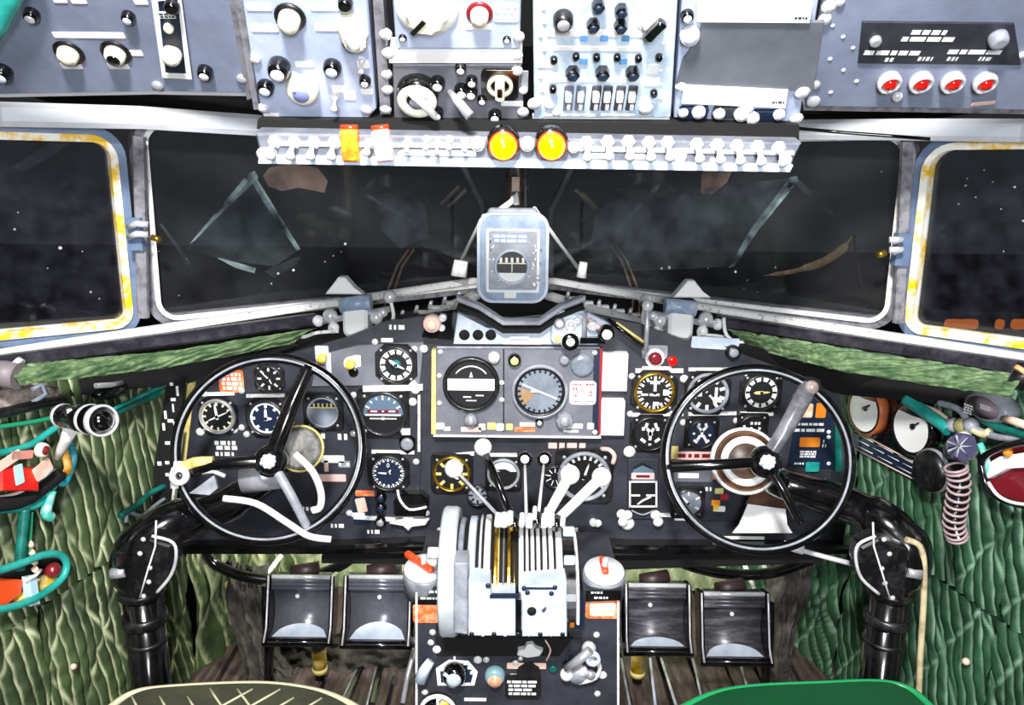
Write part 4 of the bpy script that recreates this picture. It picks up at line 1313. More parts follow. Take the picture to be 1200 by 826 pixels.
def ap2(g, d, M, R):
    part('heading_line', MB().box((0, 0, .0095), (R * 1.5, R * .07, .0008)), WHITE, g, M @ Matrix.Rotation(-.40, 4, 'Z'))
    part('short_needle', MB().box((-R * .2, R * .02, .0105), (R * .32, R * .09, .0008)), WHITE, g, M)
    part('tan_patch', MB().prism(half(R, PI * .95, PI * 1.25, 8, .8) + [(-R * .2, -R * .1)], .0066, .0072), TAN, g, M)
    part('outer_ring', MB().lathe([(R * 1.12, .002), (R * 1.12, .012), (R * 1.02, .014), (R * .98, .010)], 40, cap0=False, cap1=False), SILVERD, g, M)


gauge(632, 454, 29, 'large grey heading dial with a slanting white line on the autopilot unit', dial=DIALG, n=24, tk=.12, tw=.05, tickm=DIAL, flange=0, dz=.0225, extra=ap2, bez=BLACK)
# white notes
for x, y, w, h, lb in ((719, 433, 29, 45, 'upper of two blank white notes stuck right of the autopilot unit'), (716, 486, 28, 42, 'lower of two blank white notes stuck right of the autopilot unit')):
    o = thing('paper_note', lb, 'note', PP.M(x, y, .0005))
    s_ = PP.s(x, y)
    part('sheet', MB().plate(w * s_, h * s_, 0, .022, .001), PAPER, o, PP.M(x, y, .0005))
    part('red_edge', MB().plate(3 * s_, h * s_ * .98, 0, .0215, .001, c=(-w * s_ / 2 - 1.2 * s_, 0)), REDPRINT, o, PP.M(x, y, .0005))

# right hand gauges
NB = [('1', 0, .0, .62)]
gauge(766, 458, 23, 'black gauge with white figures under the red warning lamps', n=12, tk=.24, tw=.08, needles=((0, .8, .08), (1.57, .0, .05)), extra=lambda g, d, M, R: part('blocks', MB().box((0, -.12 * R, .0072), (.5 * R, .12 * R, .0005)).box((-.5 * R, -.12 * R, .0072), (.34 * R, .1 * R, .0005)).box((.58 * R, 0, .0072), (.3 * R, .3 * R, .0005)).box((0, .52 * R, .0072), (.5 * R, .16 * R, .0005)).box((.1 * R, -.6 * R, .0072), (.3 * R, .2 * R, .0005)), PRINT, d, M), bez=BRASS, sub=2)
gauge(828, 459, 23, 'black gauge with heavy white figures, middle of the upper right row', n=10, tk=.26, tw=.1, extra=lambda g, d, M, R: part('blocks', MB().box((-.5 * R, .02 * R, .0072), (.4 * R, .36 * R, .0005)).box((.42 * R, .06 * R, .0072), (.14 * R, .5 * R, .0005)).box((.5 * R, -.34 * R, .0072), (.44 * R, .26 * R, .0005)).box((.1 * R, .55 * R, .0072), (.2 * R, .2 * R, .0005)), PRINT, d, M), needles=((2.4, .6, .06),), bez=SILVERD)
gauge(890, 458, 21, 'white ringed altimeter at the right end of the upper right row', n=12, tk=.22, tw=.08, ring=.64, needles=((1.5, .5, .06, YELLOWP), (-1.6, .45, .1, YELLOWP)), bez=BLACK)


def dots(pat):
    def fn(g, d, M, R):
        mb = MB()
        for x, y, a, L in pat:
            mb.box((0, 0, .0073), (R * .17, R * L, .0006), Matrix.Translation((R * x, R * y, 0)) @ Matrix.Rotation(a, 4, 'Z'))
        part('figures', mb, PRINT, d, M)
    return fn


gauge(761, 506, 20, 'black twin pointer gauge in the second row left of the right control wheel', n=0, extra=dots([(-.25, .5, -.3, .3), (.3, .5, .3, .3), (-.05, .1, .6, .5), (.05, .12, -.6, .5), (0, -.2, 0, .4), (-.4, -.42, .9, .34), (.42, -.4, -.9, .34), (-.42, .3, 0, .2), (.42, .28, 0, .2), (0, -.66, 0, .12)]), bez=BLACK)
gauge(821, 506, 17, 'small navy gauge with crossed white figures in the second row', dial=DIALB, n=0, flange=2, extra=dots([(-.25, .6, -.3, .3), (.25, .6, .3, .3), (-.12, .32, .7, .5), (.12, .32, -.7, .5), (0, -.05, 0, .4), (-.2, -.3, -.5, .4), (.2, -.3, .5, .4), (-.4, -.55, .9, .3), (.4, -.55, -.9, .3), (-.55, 0, 0, .14), (.55, -.1, 0, .14)]), bez=BLACK)
gauge(880, 500, 16, 'dark gauge with small white blocks behind the right control wheel', n=0, flange=2, extra=dots([(-.6, .1, .3, .3), (-.1, .4, 0, .2), (.2, .4, 0, .2), (-.1, 0, 0, .22), (.45, .4, 0, .2), (.5, 0, 0, .22)]), bez=BLACK)
# long twin instrument
g = thing('gauge', 'tall rectangular flap and gear indicator below the twin pointer gauge', 'gauge', PP.M(753, 572, .004), RG)
sheet(g, 'case', PP, [(735, 606), (771, 606), (771, 536), (735, 536)], .0045, .010, PANEL, ch=.002)
pl3 = Plane(PP.o + PP.z * .0145, PP.x, PP.y)
sheet(g, 'recess', pl3, [(738, 601), (769, 601), (769, 572), (764, 548), (753, 542), (743, 547), (738, 570)], 0, .0012, DIAL)
sheet(g, 'window', pl3, [(740, 562), (768, 562), (765, 550), (753, 545), (742, 550)], .001, .003, SKYB)
plabel(g, pl3, 753, 557, 27, 8, PINK, .003)
plabel(g, pl3, 753, 557, 16, 3, DARKRED, .0045)
for pts in ([(738, 565), (769, 565), (769, 563), (738, 563)], [(738, 581), (750, 581), (750, 579), (738, 579)], [(757, 581), (769, 581), (769, 579), (757, 579)], [(738, 594), (769, 594), (769, 592), (738, 592)], [(737, 594), (739, 594), (739, 563), (737, 563)], [(768, 594), (770, 594), (770, 563), (768, 563)]):
    sheet(g, 'frame_line', pl3, pts, .0012, .0024, WHITE)
part('needle', MB().tube([pl3.at(747, 591, .003), pl3.at(754, 586, .004), pl3.at(763, 582, .003)], .0024, 6), WHITE, g)
for x, y in ((735, 603), (768, 603), (730, 611), (771, 611)):
    screw(g, pl3, x, y, 6, WHITE)
part('lower_arc', MB().tube([pl3.at(740, 598, .003), pl3.at(753, 603, .004), pl3.at(766, 598, .003)], .002, 6, smooth_n=4), SILVERD, g)

# lower middle gauges behind the levers
gauge(530, 553, 21, 'yellow ringed gauge behind the left white ball lever', n=8, tk=.3, tw=.1, tickm=YELLOWP, bez=BRASS, needles=((2.2, .5, .1),), flange=2)
gauge(590, 553, 18, 'half white gauge behind the black lever', n=0, flange=2, bez=SILVERD, extra=lambda g, d, M, R: (part('white_half', MB().prism(half(R, .2, PI - .2, r=.85), .0067, .0072), WHITE, g, M), part('dark_wedge', MB().prism([(-R * .5, R * .3), (R * .1, R * .35), (R * .5, R * .15), (0, R * .1)], .0073, .0079), DIAL, g, M)))
gauge(560, 578, 12, 'tiny grey coil gauge between the two white ball levers', dial=SILVERD, n=8, tk=.4, tw=.12, tickm=DIAL, flange=0)
gauge(684, 556, 29, 'wide black gauge behind the two white mixture levers', n=14, tk=.16, tw=.06, flange=2, bez=SILVERD, needles=((.3, .6, .05),), arc=4.2, a0=-2.1)
gauge(650, 556, 13, 'small black gauge with white rays between the throttle and mixture levers', n=9, tk=.5, tw=.05, flange=0)
gauge(805, 587, 17, 'grey faced gauge low behind the right wheel', dial=DIALG, n=6, tk=.3, tw=.08, needles=((-.7, .7, .08),), flange=2)
# dark box with white pull handle left of the quadrant
t = thing('tee_pull', 'white tee pull handle below a dark hood left of the trim wheel', 'handle', PP.M(482, 606, .004))
sheet(t, 'hood', PP, [(464, 600), (500, 600), (504, 580), (496, 573), (470, 573), (463, 582)], .0045, .03, GLOSSBLACK, ch=.004)
part('cable', MB().tube([PP.at(466, 574, .034), PP.at(469, 586, .036), PP.at(480, 597, .036), PP.at(500, 594, .036)], .003, 8, smooth_n=4), WHITE, t)
sheet(t, 'tee', PP, [(458, 608), (474, 603), (474, 596), (484, 596), (486, 603), (504, 604), (500, 610), (484, 612), (480, 617), (474, 611)], .012, .024, WHITE, ch=.003)
# checklist placards seen through the right wheel
t = thing('checklist_board', 'black placard board with orange labels behind the right control wheel', 'placard', PP.M(945, 510, .004))
sheet(t, 'board', PP, [(922, 545), (976, 548), (974, 466), (936, 462)], .0045, .008, DIALB, ch=.001)
pl4 = Plane(PP.o + PP.z * .010, PP.x, PP.y)
for x, y, w, h, m, lb in ((946, 481, 13, 17, mat('orange_pink', '#ffab6a', .5, col2='#ffe2d0', scale=40, amount=.5), 'pale orange label'), (962, 481, 12, 18, ORANGE2, 'orange label'), (949, 518, 24, 12, ORANGE2, 'orange label'), (952, 547, 16, 12, TEAL, 'teal label')):
    plabel(t, pl4, x, y, w, h, m, .0, label=lb)
for x, y, w, h, r_, sd in ((948, 497, 34, 4, 1, 3), (948, 504, 36, 5, 1, 4), (946, 532, 20, 9, 3, 5), (936, 543, 12, 3, 1, 6), (968, 517, 8, 16, 3, 8)):
    prints(t, pl4, x, y, w, h, r_, PRINT, .0006, sd, fill=.75)
for y in (512, 543, 506):
    screw(t, pl4, 971, y, 2.5, WHITE)
sheet(t, 'green_edge', PP, [(977, 552), (985, 550), (984, 494), (977, 488)], .0005, .008, TEALD)

# centre plates above the autopilot unit, under the compass
CPL = Plane((0, 1.52, .5), (1, 0, 0), (0, 0, 1))
t = thing('centre_bracket', 'silver centre bracket with three holes under the compass', 'bracket', CPL.M(600, 385))
sheet(t, 'plate', CPL, [(531, 404), (700, 405), (716, 380), (680, 362), (640, 385), (570, 385), (536, 367)], -.025, -.004, SILVER, ch=.002)
for x in (544, 560, 575):
    part('hole', MB().lathe([(6.5 * CPL.s(x, 393), -.004), (6 * CPL.s(x, 393), -.003), (.0001, -.003)], 14), MATTE, t, CPL.M(x, 393))
for dz_, m, off in ((0.006, MATTE, 6), (.012, SILVERD, -3)):
    pts = [(536, 352 + off), (562, 362 + off), (590, 380 + off), (632, 380 + off), (658, 362 + off), (684, 352 + off)]
    part('vee_lip', beam([CPL.at(x, y, dz_) for x, y in pts], .03, .013), m, t)
sheet(t, 'hinge_bar', CPL, [(598, 397), (620, 397), (620, 394), (598, 394)], -.003, .002, WHITE)
plabel(t, CPL, 612, 402, 46, 4, PINK, -.003)
t = thing('fuel_valve', 'silver valve with a black ringed knob right below the compass', 'valve', CPL.M(664, 388))
sheet(t, 'body', CPL, [(645, 398), (686, 398), (684, 368), (662, 364), (646, 378)], -.0034, .012, SILVER, ch=.003)
for x, y, r, c, cp in ((655, 377, 7, SILVERD, WHITE), (668, 378, 7, WHITE, CHROME), (676, 374, 5, CHROME, None), (652, 394, 7, WHITE, YELLOWP)):
    knob(t, CPL, x, y, r, r, c, cp, dz=.012)
o = knob(t, CPL, 667, 396, 12, 12, WHITE, None, dz=.014, name='ring_knob')
M = CPL.M(667, 396, .014)
s_ = CPL.s(667, 396)
part('black_ring', MB().lathe([(10 * s_, 12 * s_), (10 * s_, 14 * s_), (5 * s_, 14 * s_)], 24, cap0=False, cap1=False), GLOSSBLACK, o, M)
part('post', MB().tube([CPL.at(684, 403, .01), CPL.at(685, 366, .01)], .006, 8), SILVERD, t)
part('pipe', MB().tube([CPL.at(640, 372, .01), CPL.at(655, 366, .014), CPL.at(684, 366, .012)], .004, 8, smooth_n=3), SILVER, t)
t = thing('lever_lamp', 'black lamp on a pink arm right of the silver valve', 'lamp', CPL.M(706, 385))
knob(t, CPL, 709, 388, 10, 14, GLOSSBLACK, WHITE, dz=.012, name='lamp_head')
part('arm', MB().tube([CPL.at(690, 374, .004), CPL.at(700, 382, .012), CPL.at(710, 392, .016)], .005, 8), PINK, t)
part('base', MB().box(CPL.at(694, 398, .006), (.05, .02, .012)), GLOSSBLACK, t)
knob(t, CPL, 694, 381, 7, 7, CHROME, dz=.004, name='bolt')
t = thing('cowl_strut', 'thin black and yellow strut slanting down right of the compass', 'strut', CPL.M(735, 398))
part('rod', MB().tube([CPL.at(712, 374, .02), CPL.at(754, 406, .02)], .004, 8), GLOSSBLACK, t)
part('yellow_rod', MB().tube([CPL.at(722, 378, .012), CPL.at(756, 402, .012)], .003, 8), YELLOWP, t)
part('standpipe', MB().tube([CPL.at(757, 410, .02), CPL.at(759, 362, .02)], .005, 8), STEEL, t)
part('ball', MB().ball(CPL.at(759, 358, .02), .012, 12), CHROME, t)
t = thing('push_knob', 'pale pink push knob on a black block left of the centre bracket', 'knob', CPL.M(508, 380))
sheet(t, 'block', CPL, [(494, 396), (532, 400), (530, 364), (500, 372)], -.02, .0, GLOSSBLACK, ch=.003)
knob(t, CPL, 507, 378, 11, 14, PINK, PINKW, dz=.0)
knob(t, CPL, 518, 384, 4, 6, WHITE, dz=.0, name='bolt')
knob(t, CPL, 519, 372, 5, 6, CHROME, dz=.0, name='bolt')

# ---------------------------------------------------------------- magnetic compass on the centre post
KP = Plane((0, 1.70, 1.0), (1, 0, 0), (0, .02, 1))
t = thing('magnetic_compass', 'blue grey square magnetic compass on the centre post of the windshield', 'compass', KP.M(601, 300))
s_ = KP.s(601, 300)
M = KP.M(601, 302)
part('housing', MB().plate(84 * s_, 106 * s_, -.13, -.004, .035, .004, M, n=5), SILVERD, t)
part('face_plate', MB().plate(84 * s_, 106 * s_, -.004, .012, .034, .004, M, n=6), COMPASS, t)
part('rim', MB().ring(rrect(-41.5 * s_, -52.5 * s_, 41.5 * s_, 52.5 * s_, .034, 6), rrect(-38.5 * s_, -49.5 * s_, 38.5 * s_, 49.5 * s_, .031, 6), .011, .0145, M), SILVER, t)
part('inner_frame', MB().ring(rrect(-31 * s_, -40 * s_, 31 * s_, 34 * s_, .004, 3), rrect(-28 * s_, -37 * s_, 28 * s_, 31 * s_, .003, 3), .012, .0145, M), WHITE, t)
part('correction_plate', MB().plate(56 * s_, 66 * s_, .012, .0135, .003, .0004, M, c=(0, -2 * s_)), SILVERD, t)
o = plabel(t, KP, 598, 279, 44, 12, COMPASS, .0137, 2, 4, ink=WHITE, name='placard')
for x in (574, 580, 626, 632):
    prints(t, KP, x, 303, 5, 46, 9, WHITE if x in (580, 626) else DIALB, .0140, x)
for k in range(26):
    a = 2 * PI * k / 26
    part('speck', cached(('speck', 1, 'c'), lambda: MB().plate(.004, .003, 0, .0006, .001), WHITE if k % 2 else DIALB), WHITE, t, KP.M(600 + 26 * math.cos(a), 303 + 30 * math.sin(a), .0137)) if k % 2 else None
M2_ = KP.M(600, 312)
R = 19 * s_
o = part('window_ring', MB().lathe([(R * 1.12, .013), (R * 1.1, .02), (R * .98, .022), (R * .92, .016)], 32, cap0=False, cap1=False), SILVER, t, M2_)
part('window', MB().lathe([(R * .95, .0145), (.0001, .0145)], 32, smooth=False, cap0=False, cap1=False), DIAL, o, M2_)
part('card', MB().prism(half(R, PI * 1.13, PI * 1.87, 14, .93), .0148, .0156), WHITE, o, M2_)
mb = MB()
for k in range(-2, 3):
    mb.box((k * R * .34, R * .42, .0155), (R * .16, R * .3, .001))
mb.box((0, R * .22, .0155), (R * 1.7, R * .07, .001)).box((0, -R * .05, .0158), (R * .06, R * .56, .001))
part('card_marks', mb, IVORY, o, M2_)
plabel(t, KP, 598, 344, 14, 9, WHITE, .0125, name='badge')
for x, y in ((630, 325), (626, 333)):
    screw(t, KP, x, y, 4, CHROME, .013)
part('top_cap', MB().plate(58 * s_, 18 * s_, -.05, .002, .008, .003, KP.M(601, 253)), SILVERD, t)
part('hook', MB().tube([KP.at(586, 246, -.02), KP.at(600, 236, -.02), KP.at(604, 226, -.03), KP.at(605, 240, -.03)], .007, 8), WHITE, t)
part('post_clamp', MB().box(KP.at(604, 214, -.19), (.016, .46, .03)), mat('post_brown', '#5d4636'), t)
for pts in ([(567, 253), (556, 274), (535, 316)], [(626, 244), (654, 283), (682, 320)]):
    part('brace', MB().tube([KP.at(x, y, -.03 - .14 * k) for k, (x, y) in enumerate(pts)], .0048, 8), WHITE, t)
for x, y in ((534, 317), (541, 318), (681, 319)):
    part('clamp', MB().cyl(P(x, y + 6, 1.93), P(x + 3, y - 12, 1.93), .013, .010, 8), RAIL, t)

# wiper motors under the sill
WP = Plane((0, 1.60, .8), (1, 0, 0), (0, 0, 1))
for X, side in ((417, 'left'), (797, 'right')):
    f = 1 if X < 600 else -1
    dy = 0 if X < 600 else 4
    t = thing('wiper_motor', 'white wiper motor with chrome joints hanging under the %s sill rail' % side, 'motor', WP.M(X, 375), 'wiper motors under the sill')
    s_ = WP.s(X, 375)
    g_ = lambda a, b, d=.0: WP.at(X + f * a, b + dy, d)
    part('body', MB().plate(29 * s_, 38 * s_, -.05, .012, .012, .006, WP.M(X, 375 + dy)), WHITE, t)
    part('shoulder', MB().cyl(g_(-18, 358), g_(18, 354), .017), mat('shoulder_blue', '#8fa3bd', .35, col2='#d5e0ec', scale=40, amount=.4), t)
    part('top_cap', MB().prism([(-22 * s_, 0), (22 * s_, 0), (12 * s_, 8 * s_), (2 * s_, 20 * s_), (-6 * s_, 20 * s_)], -.03, 0, .003, WP.M(X - 14 * f, 345 + dy)), WHITE, t)
    for a, b, r in ((-30, 370, 9), (-44, 376, 7), (-26, 384, 7), (24, 372, 8), (32, 366, 6), (28, 385, 7), (40, 348, 8)):
        part('joint', MB().ball(g_(a, b, -.004), r * s_, 12), CHROME if r != 7 else RAIL, t)
    part('shaft', MB().cyl(g_(-46, 378, -.004), g_(40, 362, -.004), .007), STEEL, t)
    part('hose', MB().tube([g_(40, 350), g_(44, 372), g_(34, 389), g_(20, 387)], .004, 8, smooth_n=5), WHITE, t)
    part('link', MB().tube([g_(-20, 388), g_(-46, 390), g_(-62, 395), g_(-76, 391)], .004, 8, smooth_n=4), RAIL, t)
    part('bracket', MB().box(g_(0, 352, -.05), (.06, .05, .02)), BLACK, t)


# ---------------------------------------------------------------- control columns with wheels
def wheel_plane(c, tilt=.30):
    c = Vector(c)
    n = (CAM - c).normalized()
    n = Vector((n.x * .35, n.y, n.z * .95)).normalized()
    x = Vector((0, 0, 1)).cross(n).normalized()
    return Plane(c, x, n.cross(x))


def control_column(label, top, elbow, guard, cable, wc, hub, Rpx, spokes, Y=1.33, right=False):
    pt = P(*top, 1.26)
    base = Vector((pt.x, pt.y, .005))
    t = thing('control_column', label, 'control column', base, 'control columns with wheels')
    part('column', MB().lathe([(.037, .005), (.037, .02), (.035, .03), (.0335, pt.z)], 24, Matrix.Translation(Vector((base.x, base.y, 0)))), GLOSSBLACK, t)
    for z, r, h in ((pt.z - .055, .040, .022), (pt.z - .10, .037, .010), (pt.z + .0, .041, .016)):
        part('collar', MB().lathe([(r * .9, -h / 2), (r, -h * .3), (r, h * .3), (r * .9, h / 2)], 24, Matrix.Translation((base.x, base.y, z))), BLACK, t)
    part('foot', MB().lathe([(.07, .0), (.07, .012), (.045, .03)], 24, Matrix.Translation((base.x, base.y, 0))), BLACK, t)
    pts = [pt] + [P(x, y, yy) for x, y, yy in elbow]
    rad = [.036, .042, .038, .033, .030, .028]
    part('arm', MB().tube(pts, [rad[min(i, 5)] for i in range(len(pts))], 20, smooth_n=0) if False else MB().tube(catmull([Vector(q) for q in pts], 6), [.036, .044, .040, .034, .030, .027], 20), GLOSSBLACK, t)
    gp = Plane(P(*top, 1.255) + Vector((0, -.035, 0)), (1, 0, 0), (0, 0, 1))
    sheet(t, 'chain_guard', gp, guard, -.03, .012, BLACK, ch=.004)
    bulge = guard[1:4]
    part('guard_highlight', MB().tube([gp.at(x, y, .012) for x, y in guard[1:-1]], .003, 8, smooth_n=4), CHROME, t)  # bright tube put in for the crescent highlight on the guard
    part('cable', MB().tube([gp.at(x, y, .018) for x, y in cable], .0016, 6), WHITE, t)
    for k in range(5):
        i = k / 4
        x = guard[1][0] * (1 - i) + guard[-2][0] * i + (6 if right else -6) * (1 + math.sin(k * 2))
        y = guard[1][1] * (1 - i) + guard[-2][1] * i
        screw(t, gp, x, y, 3, CHROME, .012)
    sx = -1 if not right else 1
    part('stub', MB().cyl(P(top[0] - 18 * -sx, top[1] - 22, 1.22), P(top[0] + 34 * sx, top[1] - 20, 1.22), .009, .011), STEEL, t)
    # wheel
    c = P(*wc, Y)
    wp = wheel_plane(c)
    s = depth(c) / F
    R = Rpx * s
    M = wp.frame(c)
    hb = wp.at(*hub)
    hv = (M.inverted() @ hb)
    rim = [(R * math.cos(2 * PI * k / 72), R * math.sin(2 * PI * k / 72), 0) for k in range(72)]
    rm = part('wheel_rim', MB().tube(rim, 6.2 * s, 14, closed=True), GLOSSBLACK, t, M)
    part('groove', MB().tube([(R * .985 * math.cos(2 * PI * k / 72), R * .985 * math.sin(2 * PI * k / 72), 5.0 * s) for k in range(72)], 1.6 * s, 6, closed=True), SILVERD, rm, M)
    for (x, y, w0, w1, m, bow) in spokes:
        e = M.inverted() @ wp.at(x, y)
        a = Vector((hv.x, hv.y, .006))
        b = Vector((e.x, e.y, 0))
        mid = (a + b) / 2 + Vector((0, 0, .012)) + Vector((-(b - a).y, (b - a).x, 0)).normalized() * bow * s
        pp_ = catmull([a, mid, b], 6)
        part('spoke', MB().tube(pp_, [w0 * s, w1 * s], 12), m, t, M)
    HM = M @ Matrix.Translation((hv.x, hv.y, 0))
    h = part('hub', MB().lathe([(17 * s, -.03), (19 * s, .0), (19 * s, .012), (15 * s, .022), (8 * s, .028), (.0001, .030)], 26), GLOSSBLACK, t, HM)
    em = MB()
    rg = random.Random(4)
    for k in range(9):
        a = 2 * PI * k / 9
        em.ball((6 * s * math.cos(a) * (1 + .2 * (k % 2)), 6 * s * math.sin(a), .0275), 3.2 * s, 8)
    em.lathe([(7 * s, .026), (6 * s, .0305), (.0001, .0315)], 14)
    part('emblem', em, mat('worn_emblem', '#eef3fb', .35, col2='#6f83b4', scale=90, amount=.42), h, HM)
    return t, wp, M, HM, s, hv, pts


tl, wp, M, HM, s, hv, pts = control_column(
    'left control column with black wheel, pale yellow grip and bent bar', (166, 692),
    [(160, 650, 1.26), (196, 616, 1.29), (262, 594, 1.36), (312, 560, 1.42), (322, 548, 1.38)],
    [(158, 640), (178, 628), (203, 636), (206, 656), (199, 676), (184, 694), (160, 700)],
    [(183, 610), (182, 640), (172, 672), (164, 700)], (316, 525), (318, 540), 106,
    [(362, 430, 11, 8, GLOSSBLACK, 0), (212, 556, 8, 6, GLOSSBLACK, -4), (362, 622, 6, 5, SILVERD, 3)])
g_ = lambda x, y, d=0: wp.at(x, y, d)
part('bent_bar', MB().tube([g_(262, 584, .012), g_(300, 590, .016), (g_(336, 612, .016)), g_(362, 628, .012), g_(388, 632, .008)], .0062, 10, smooth_n=5), WHITE, tl, label='white bent bar')
part('bent_bar', MB().tube([g_(346, 532, .012), g_(366, 552, .016), g_(376, 576, .016), g_(375, 594, .012), g_(366, 598, .01)], .0066, 10, smooth_n=5), WHITE, tl, label='white bent bar')
part('grip', MB().tube([g_(213, 549, .006), g_(228, 542, .010), g_(250, 541, .010)], .010, 10, smooth_n=3), YELLOWP, tl, label='pale yellow grip')
o = part('switch_ring', MB().lathe([(11 * s, 0), (11 * s, .014), (8 * s, .018), (5 * s, .018), (5 * s, .008), (.0001, .008)], 20), WHITE, tl, wp.M(214, 557, .008))
part('button', MB().lathe([(4.6 * s, .008), (4 * s, .014), (.0001, .014)], 14), GLOSSBLACK, o, wp.M(214, 557, .008))
sheet(tl, 'plate', wp, [(222, 578), (236, 568), (252, 556), (256, 572), (246, 580)], -.006, .006, SILVERD, ch=.001)
part('switch_lever', MB().tube([g_(238, 554, .012), g_(250, 552, .018), g_(264, 558, .016)], .004, 8), CHROME, tl)
part('rim_wrap', MB().tube([g_(207, 572, .0), g_(207, 556, .0), g_(209, 540, .0)], .011, 10), WHITE, tl)
cy = MB().cyl(g_(286, 560, -.06), g_(330, 556, -.05), .030, .026, 24)
part('bearing', cy, STEEL, tl)
part('drum', MB().lathe([(27 * s, -.075), (27 * s, -.055), (22 * s, -.05)], 30), mat('drum_white', '#3c3a38', .35, col2='#8e8b84', scale=34, amount=.45, sharp=.5), tl, wp.M(346, 526))
part('drum_ring', MB().lathe([(28 * s, -.07), (29 * s, -.055), (26.5 * s, -.052)], 30, cap0=False, cap1=False), YELLOWP, tl, wp.M(346, 526))

tr, wp, M, HM, s, hv, pts = control_column(
    'right control column with black wheel, broad white drum and ball knob', (1044, 692),
    [(1062, 648, 1.26), (1036, 614, 1.29), (985, 588, 1.36), (915, 566, 1.42), (897, 550, 1.38)],
    [(1062, 640), (1026, 628), (1006, 638), (1003, 656), (1010, 678), (1030, 696), (1056, 702)],
    [(1023, 612), (1024, 640), (1034, 672), (1043, 702)], (887, 537), (896, 541), 105,
    [(948, 452, 8, 11, mat('spoke_grey', '#5a5a60', .25, col2='#9a9aa2', scale=14, amount=.4, coat=.5), 0), (782, 547, 6, 7, GLOSSBLACK, 0), (938, 612, 5, 5, GLOSSBLACK, 0)], right=True)
g_ = lambda x, y, d=0: wp.at(x, y, d)
dm = mat('drum_brown', '#6b4a35', .4, col2='#2a1c14', scale=14, amount=.45)
DM = wp.M(880, 541)
part('drum', MB().lathe([(39 * s, -.085), (40 * s, -.06), (34 * s, -.05)], 36), dm, tr, DM)
part('drum_ring', MB().lathe([(41 * s, -.07), (41 * s, -.056), (37.5 * s, -.050), (37 * s, -.06)], 36, cap0=False, cap1=False), WHITE, tr, DM)
part('drum_ring', MB().lathe([(30 * s, -.05), (30 * s, -.042), (22 * s, -.040), (21 * s, -.05)], 36, cap0=False, cap1=False), WHITE, tr, DM)
part('drum_face', MB().lathe([(35 * s, -.06), (34 * s, -.047), (.0001, -.047)], 36), dm, tr, DM)
part('ball_knob', MB().ball(g_(951, 454, .012), 8.5 * s, 14), mat('knob_taupe', '#8a7a74', .3, col2='#c9bcb4', scale=60, amount=.4), tr)
part('knob_base', MB().cyl(g_(951, 454, -.006), g_(950, 455, .006), .013), GLOSSBLACK, tr)
part('conduit', MB().tube([P(1062, 632, 1.22), P(1078, 640, 1.22), P(1083, 664, 1.22), P(1082, 710, 1.22), P(1079, 760, 1.22), P(1076, 830, 1.22)], .0055, 8, smooth_n=4), mat('conduit_cream', '#d9c9a0', .4, col2='#5d4a34', scale=20, amount=.4), tr)
part('rod', MB().tube([P(922, 640, 1.34), P(965, 652, 1.32), P(1004, 662, 1.29)], .005, 8), CHROME, tr)
part('rod_end', MB().tube([P(918, 638, 1.345), P(942, 645, 1.33)], .009, 8), CHROME, tr)

t = thing('paper_note', 'white sheet hanging behind the right wheel below the drum', 'note', P(887, 606, 1.47))
np_ = Plane(P(887, 606, 1.47), (1, 0, 0), (0, .1, 1))
sheet(t, 'sheet', np_, [(858, 624), (928, 624), (922, 614), (920, 596), (876, 590), (866, 614)], 0, .003, PAPER)
sheet(t, 'brown_band', np_, [(874, 590), (922, 596), (926, 580), (882, 574)], -.002, .002, dm)
part('hanger', MB().tube([np_.at(898, 592, -.002), np_.at(898, 600, -.045)], .004, 6), BLACK, t)

# hoses looping under the panel
for pts, lb in (([(238, 644, 1.63), (254, 662, 1.63), (290, 676, 1.62), (345, 680, 1.63), (392, 666, 1.64), (415, 652, 1.64)], 'black hose looping below the left control wheel'),
                ([(790, 652, 1.63), (806, 662, 1.63), (850, 672, 1.62), (900, 672, 1.62), (944, 658, 1.63), (966, 644, 1.63)], 'black hose looping below the right control wheel')):
    single('hose', MB().tube([P(*q) for q in pts], .013, 10, smooth_n=6), GLOSSBLACK, lb, 'hose', group='hoses below the panel')

# ---------------------------------------------------------------- throttle quadrant and pedestal
PB = Plane((0, 1.24, .3), (1, 0, 0), (0, 0, 1))          # front of the lower pedestal
t = thing('pedestal', 'dark grey centre pedestal with knobs, placards and selector below the throttle quadrant', 'pedestal', PB.at(605, 826) - Vector((0, 0, PB.at(605, 826).z)))
xa, xb = PB.at(487, 760).x, PB.at(726, 760).x
zt_ = PB.at(600, 688).z
zm_ = PB.at(600, 748).z
PM = Matrix(((1, 0, 0, 0), (0, 0, -1, 1.24), (0, 1, 0, 0), (0, 0, 0, 1)))
xl, xr = PB.at(511, 700).x, PB.at(683, 700).x
zq_ = Plane((0, 1.126, .4), (1, 0, 0), (0, .06, 1)).at(600, 742).z - .004
xm = P(537, 655, 1.17).x
part('body', MB().prism([(xa, .0), (xb, .0), (xb, zm_), (xa, zm_)], -.26, 0, .0, PM), PANEL, t)
part('mid_block', MB().prism([(xm, zm_), (xr, zm_), (xr, zq_), (xm, zq_)], -.24, -.004, .0, PM), PANEL, t)
part('side_tower', MB().prism([(xa, zm_), (xl, zm_), (xl, zt_), (xa, zt_)], -.22, 0, .0, PM), PANEL, t)
part('side_tower', MB().prism([(xr, zm_), (xb, zm_), (xb, zt_), (xr, zt_)], -.22, 0, .0, PM), PANEL, t)
for x in (488, 724):
    sheet(t, 'edge_line', PB, [(x - 1, 870), (x + 1.5, 870), (x + 1.5, 694), (x - 1, 694)], 0, .003, RAIL)
sheet(t, 'recess_shade', PB, [(512, 768), (655, 768), (672, 746), (510, 746)], 0, .002, MATTE)  # flat black sheet painted for the dark of a recess
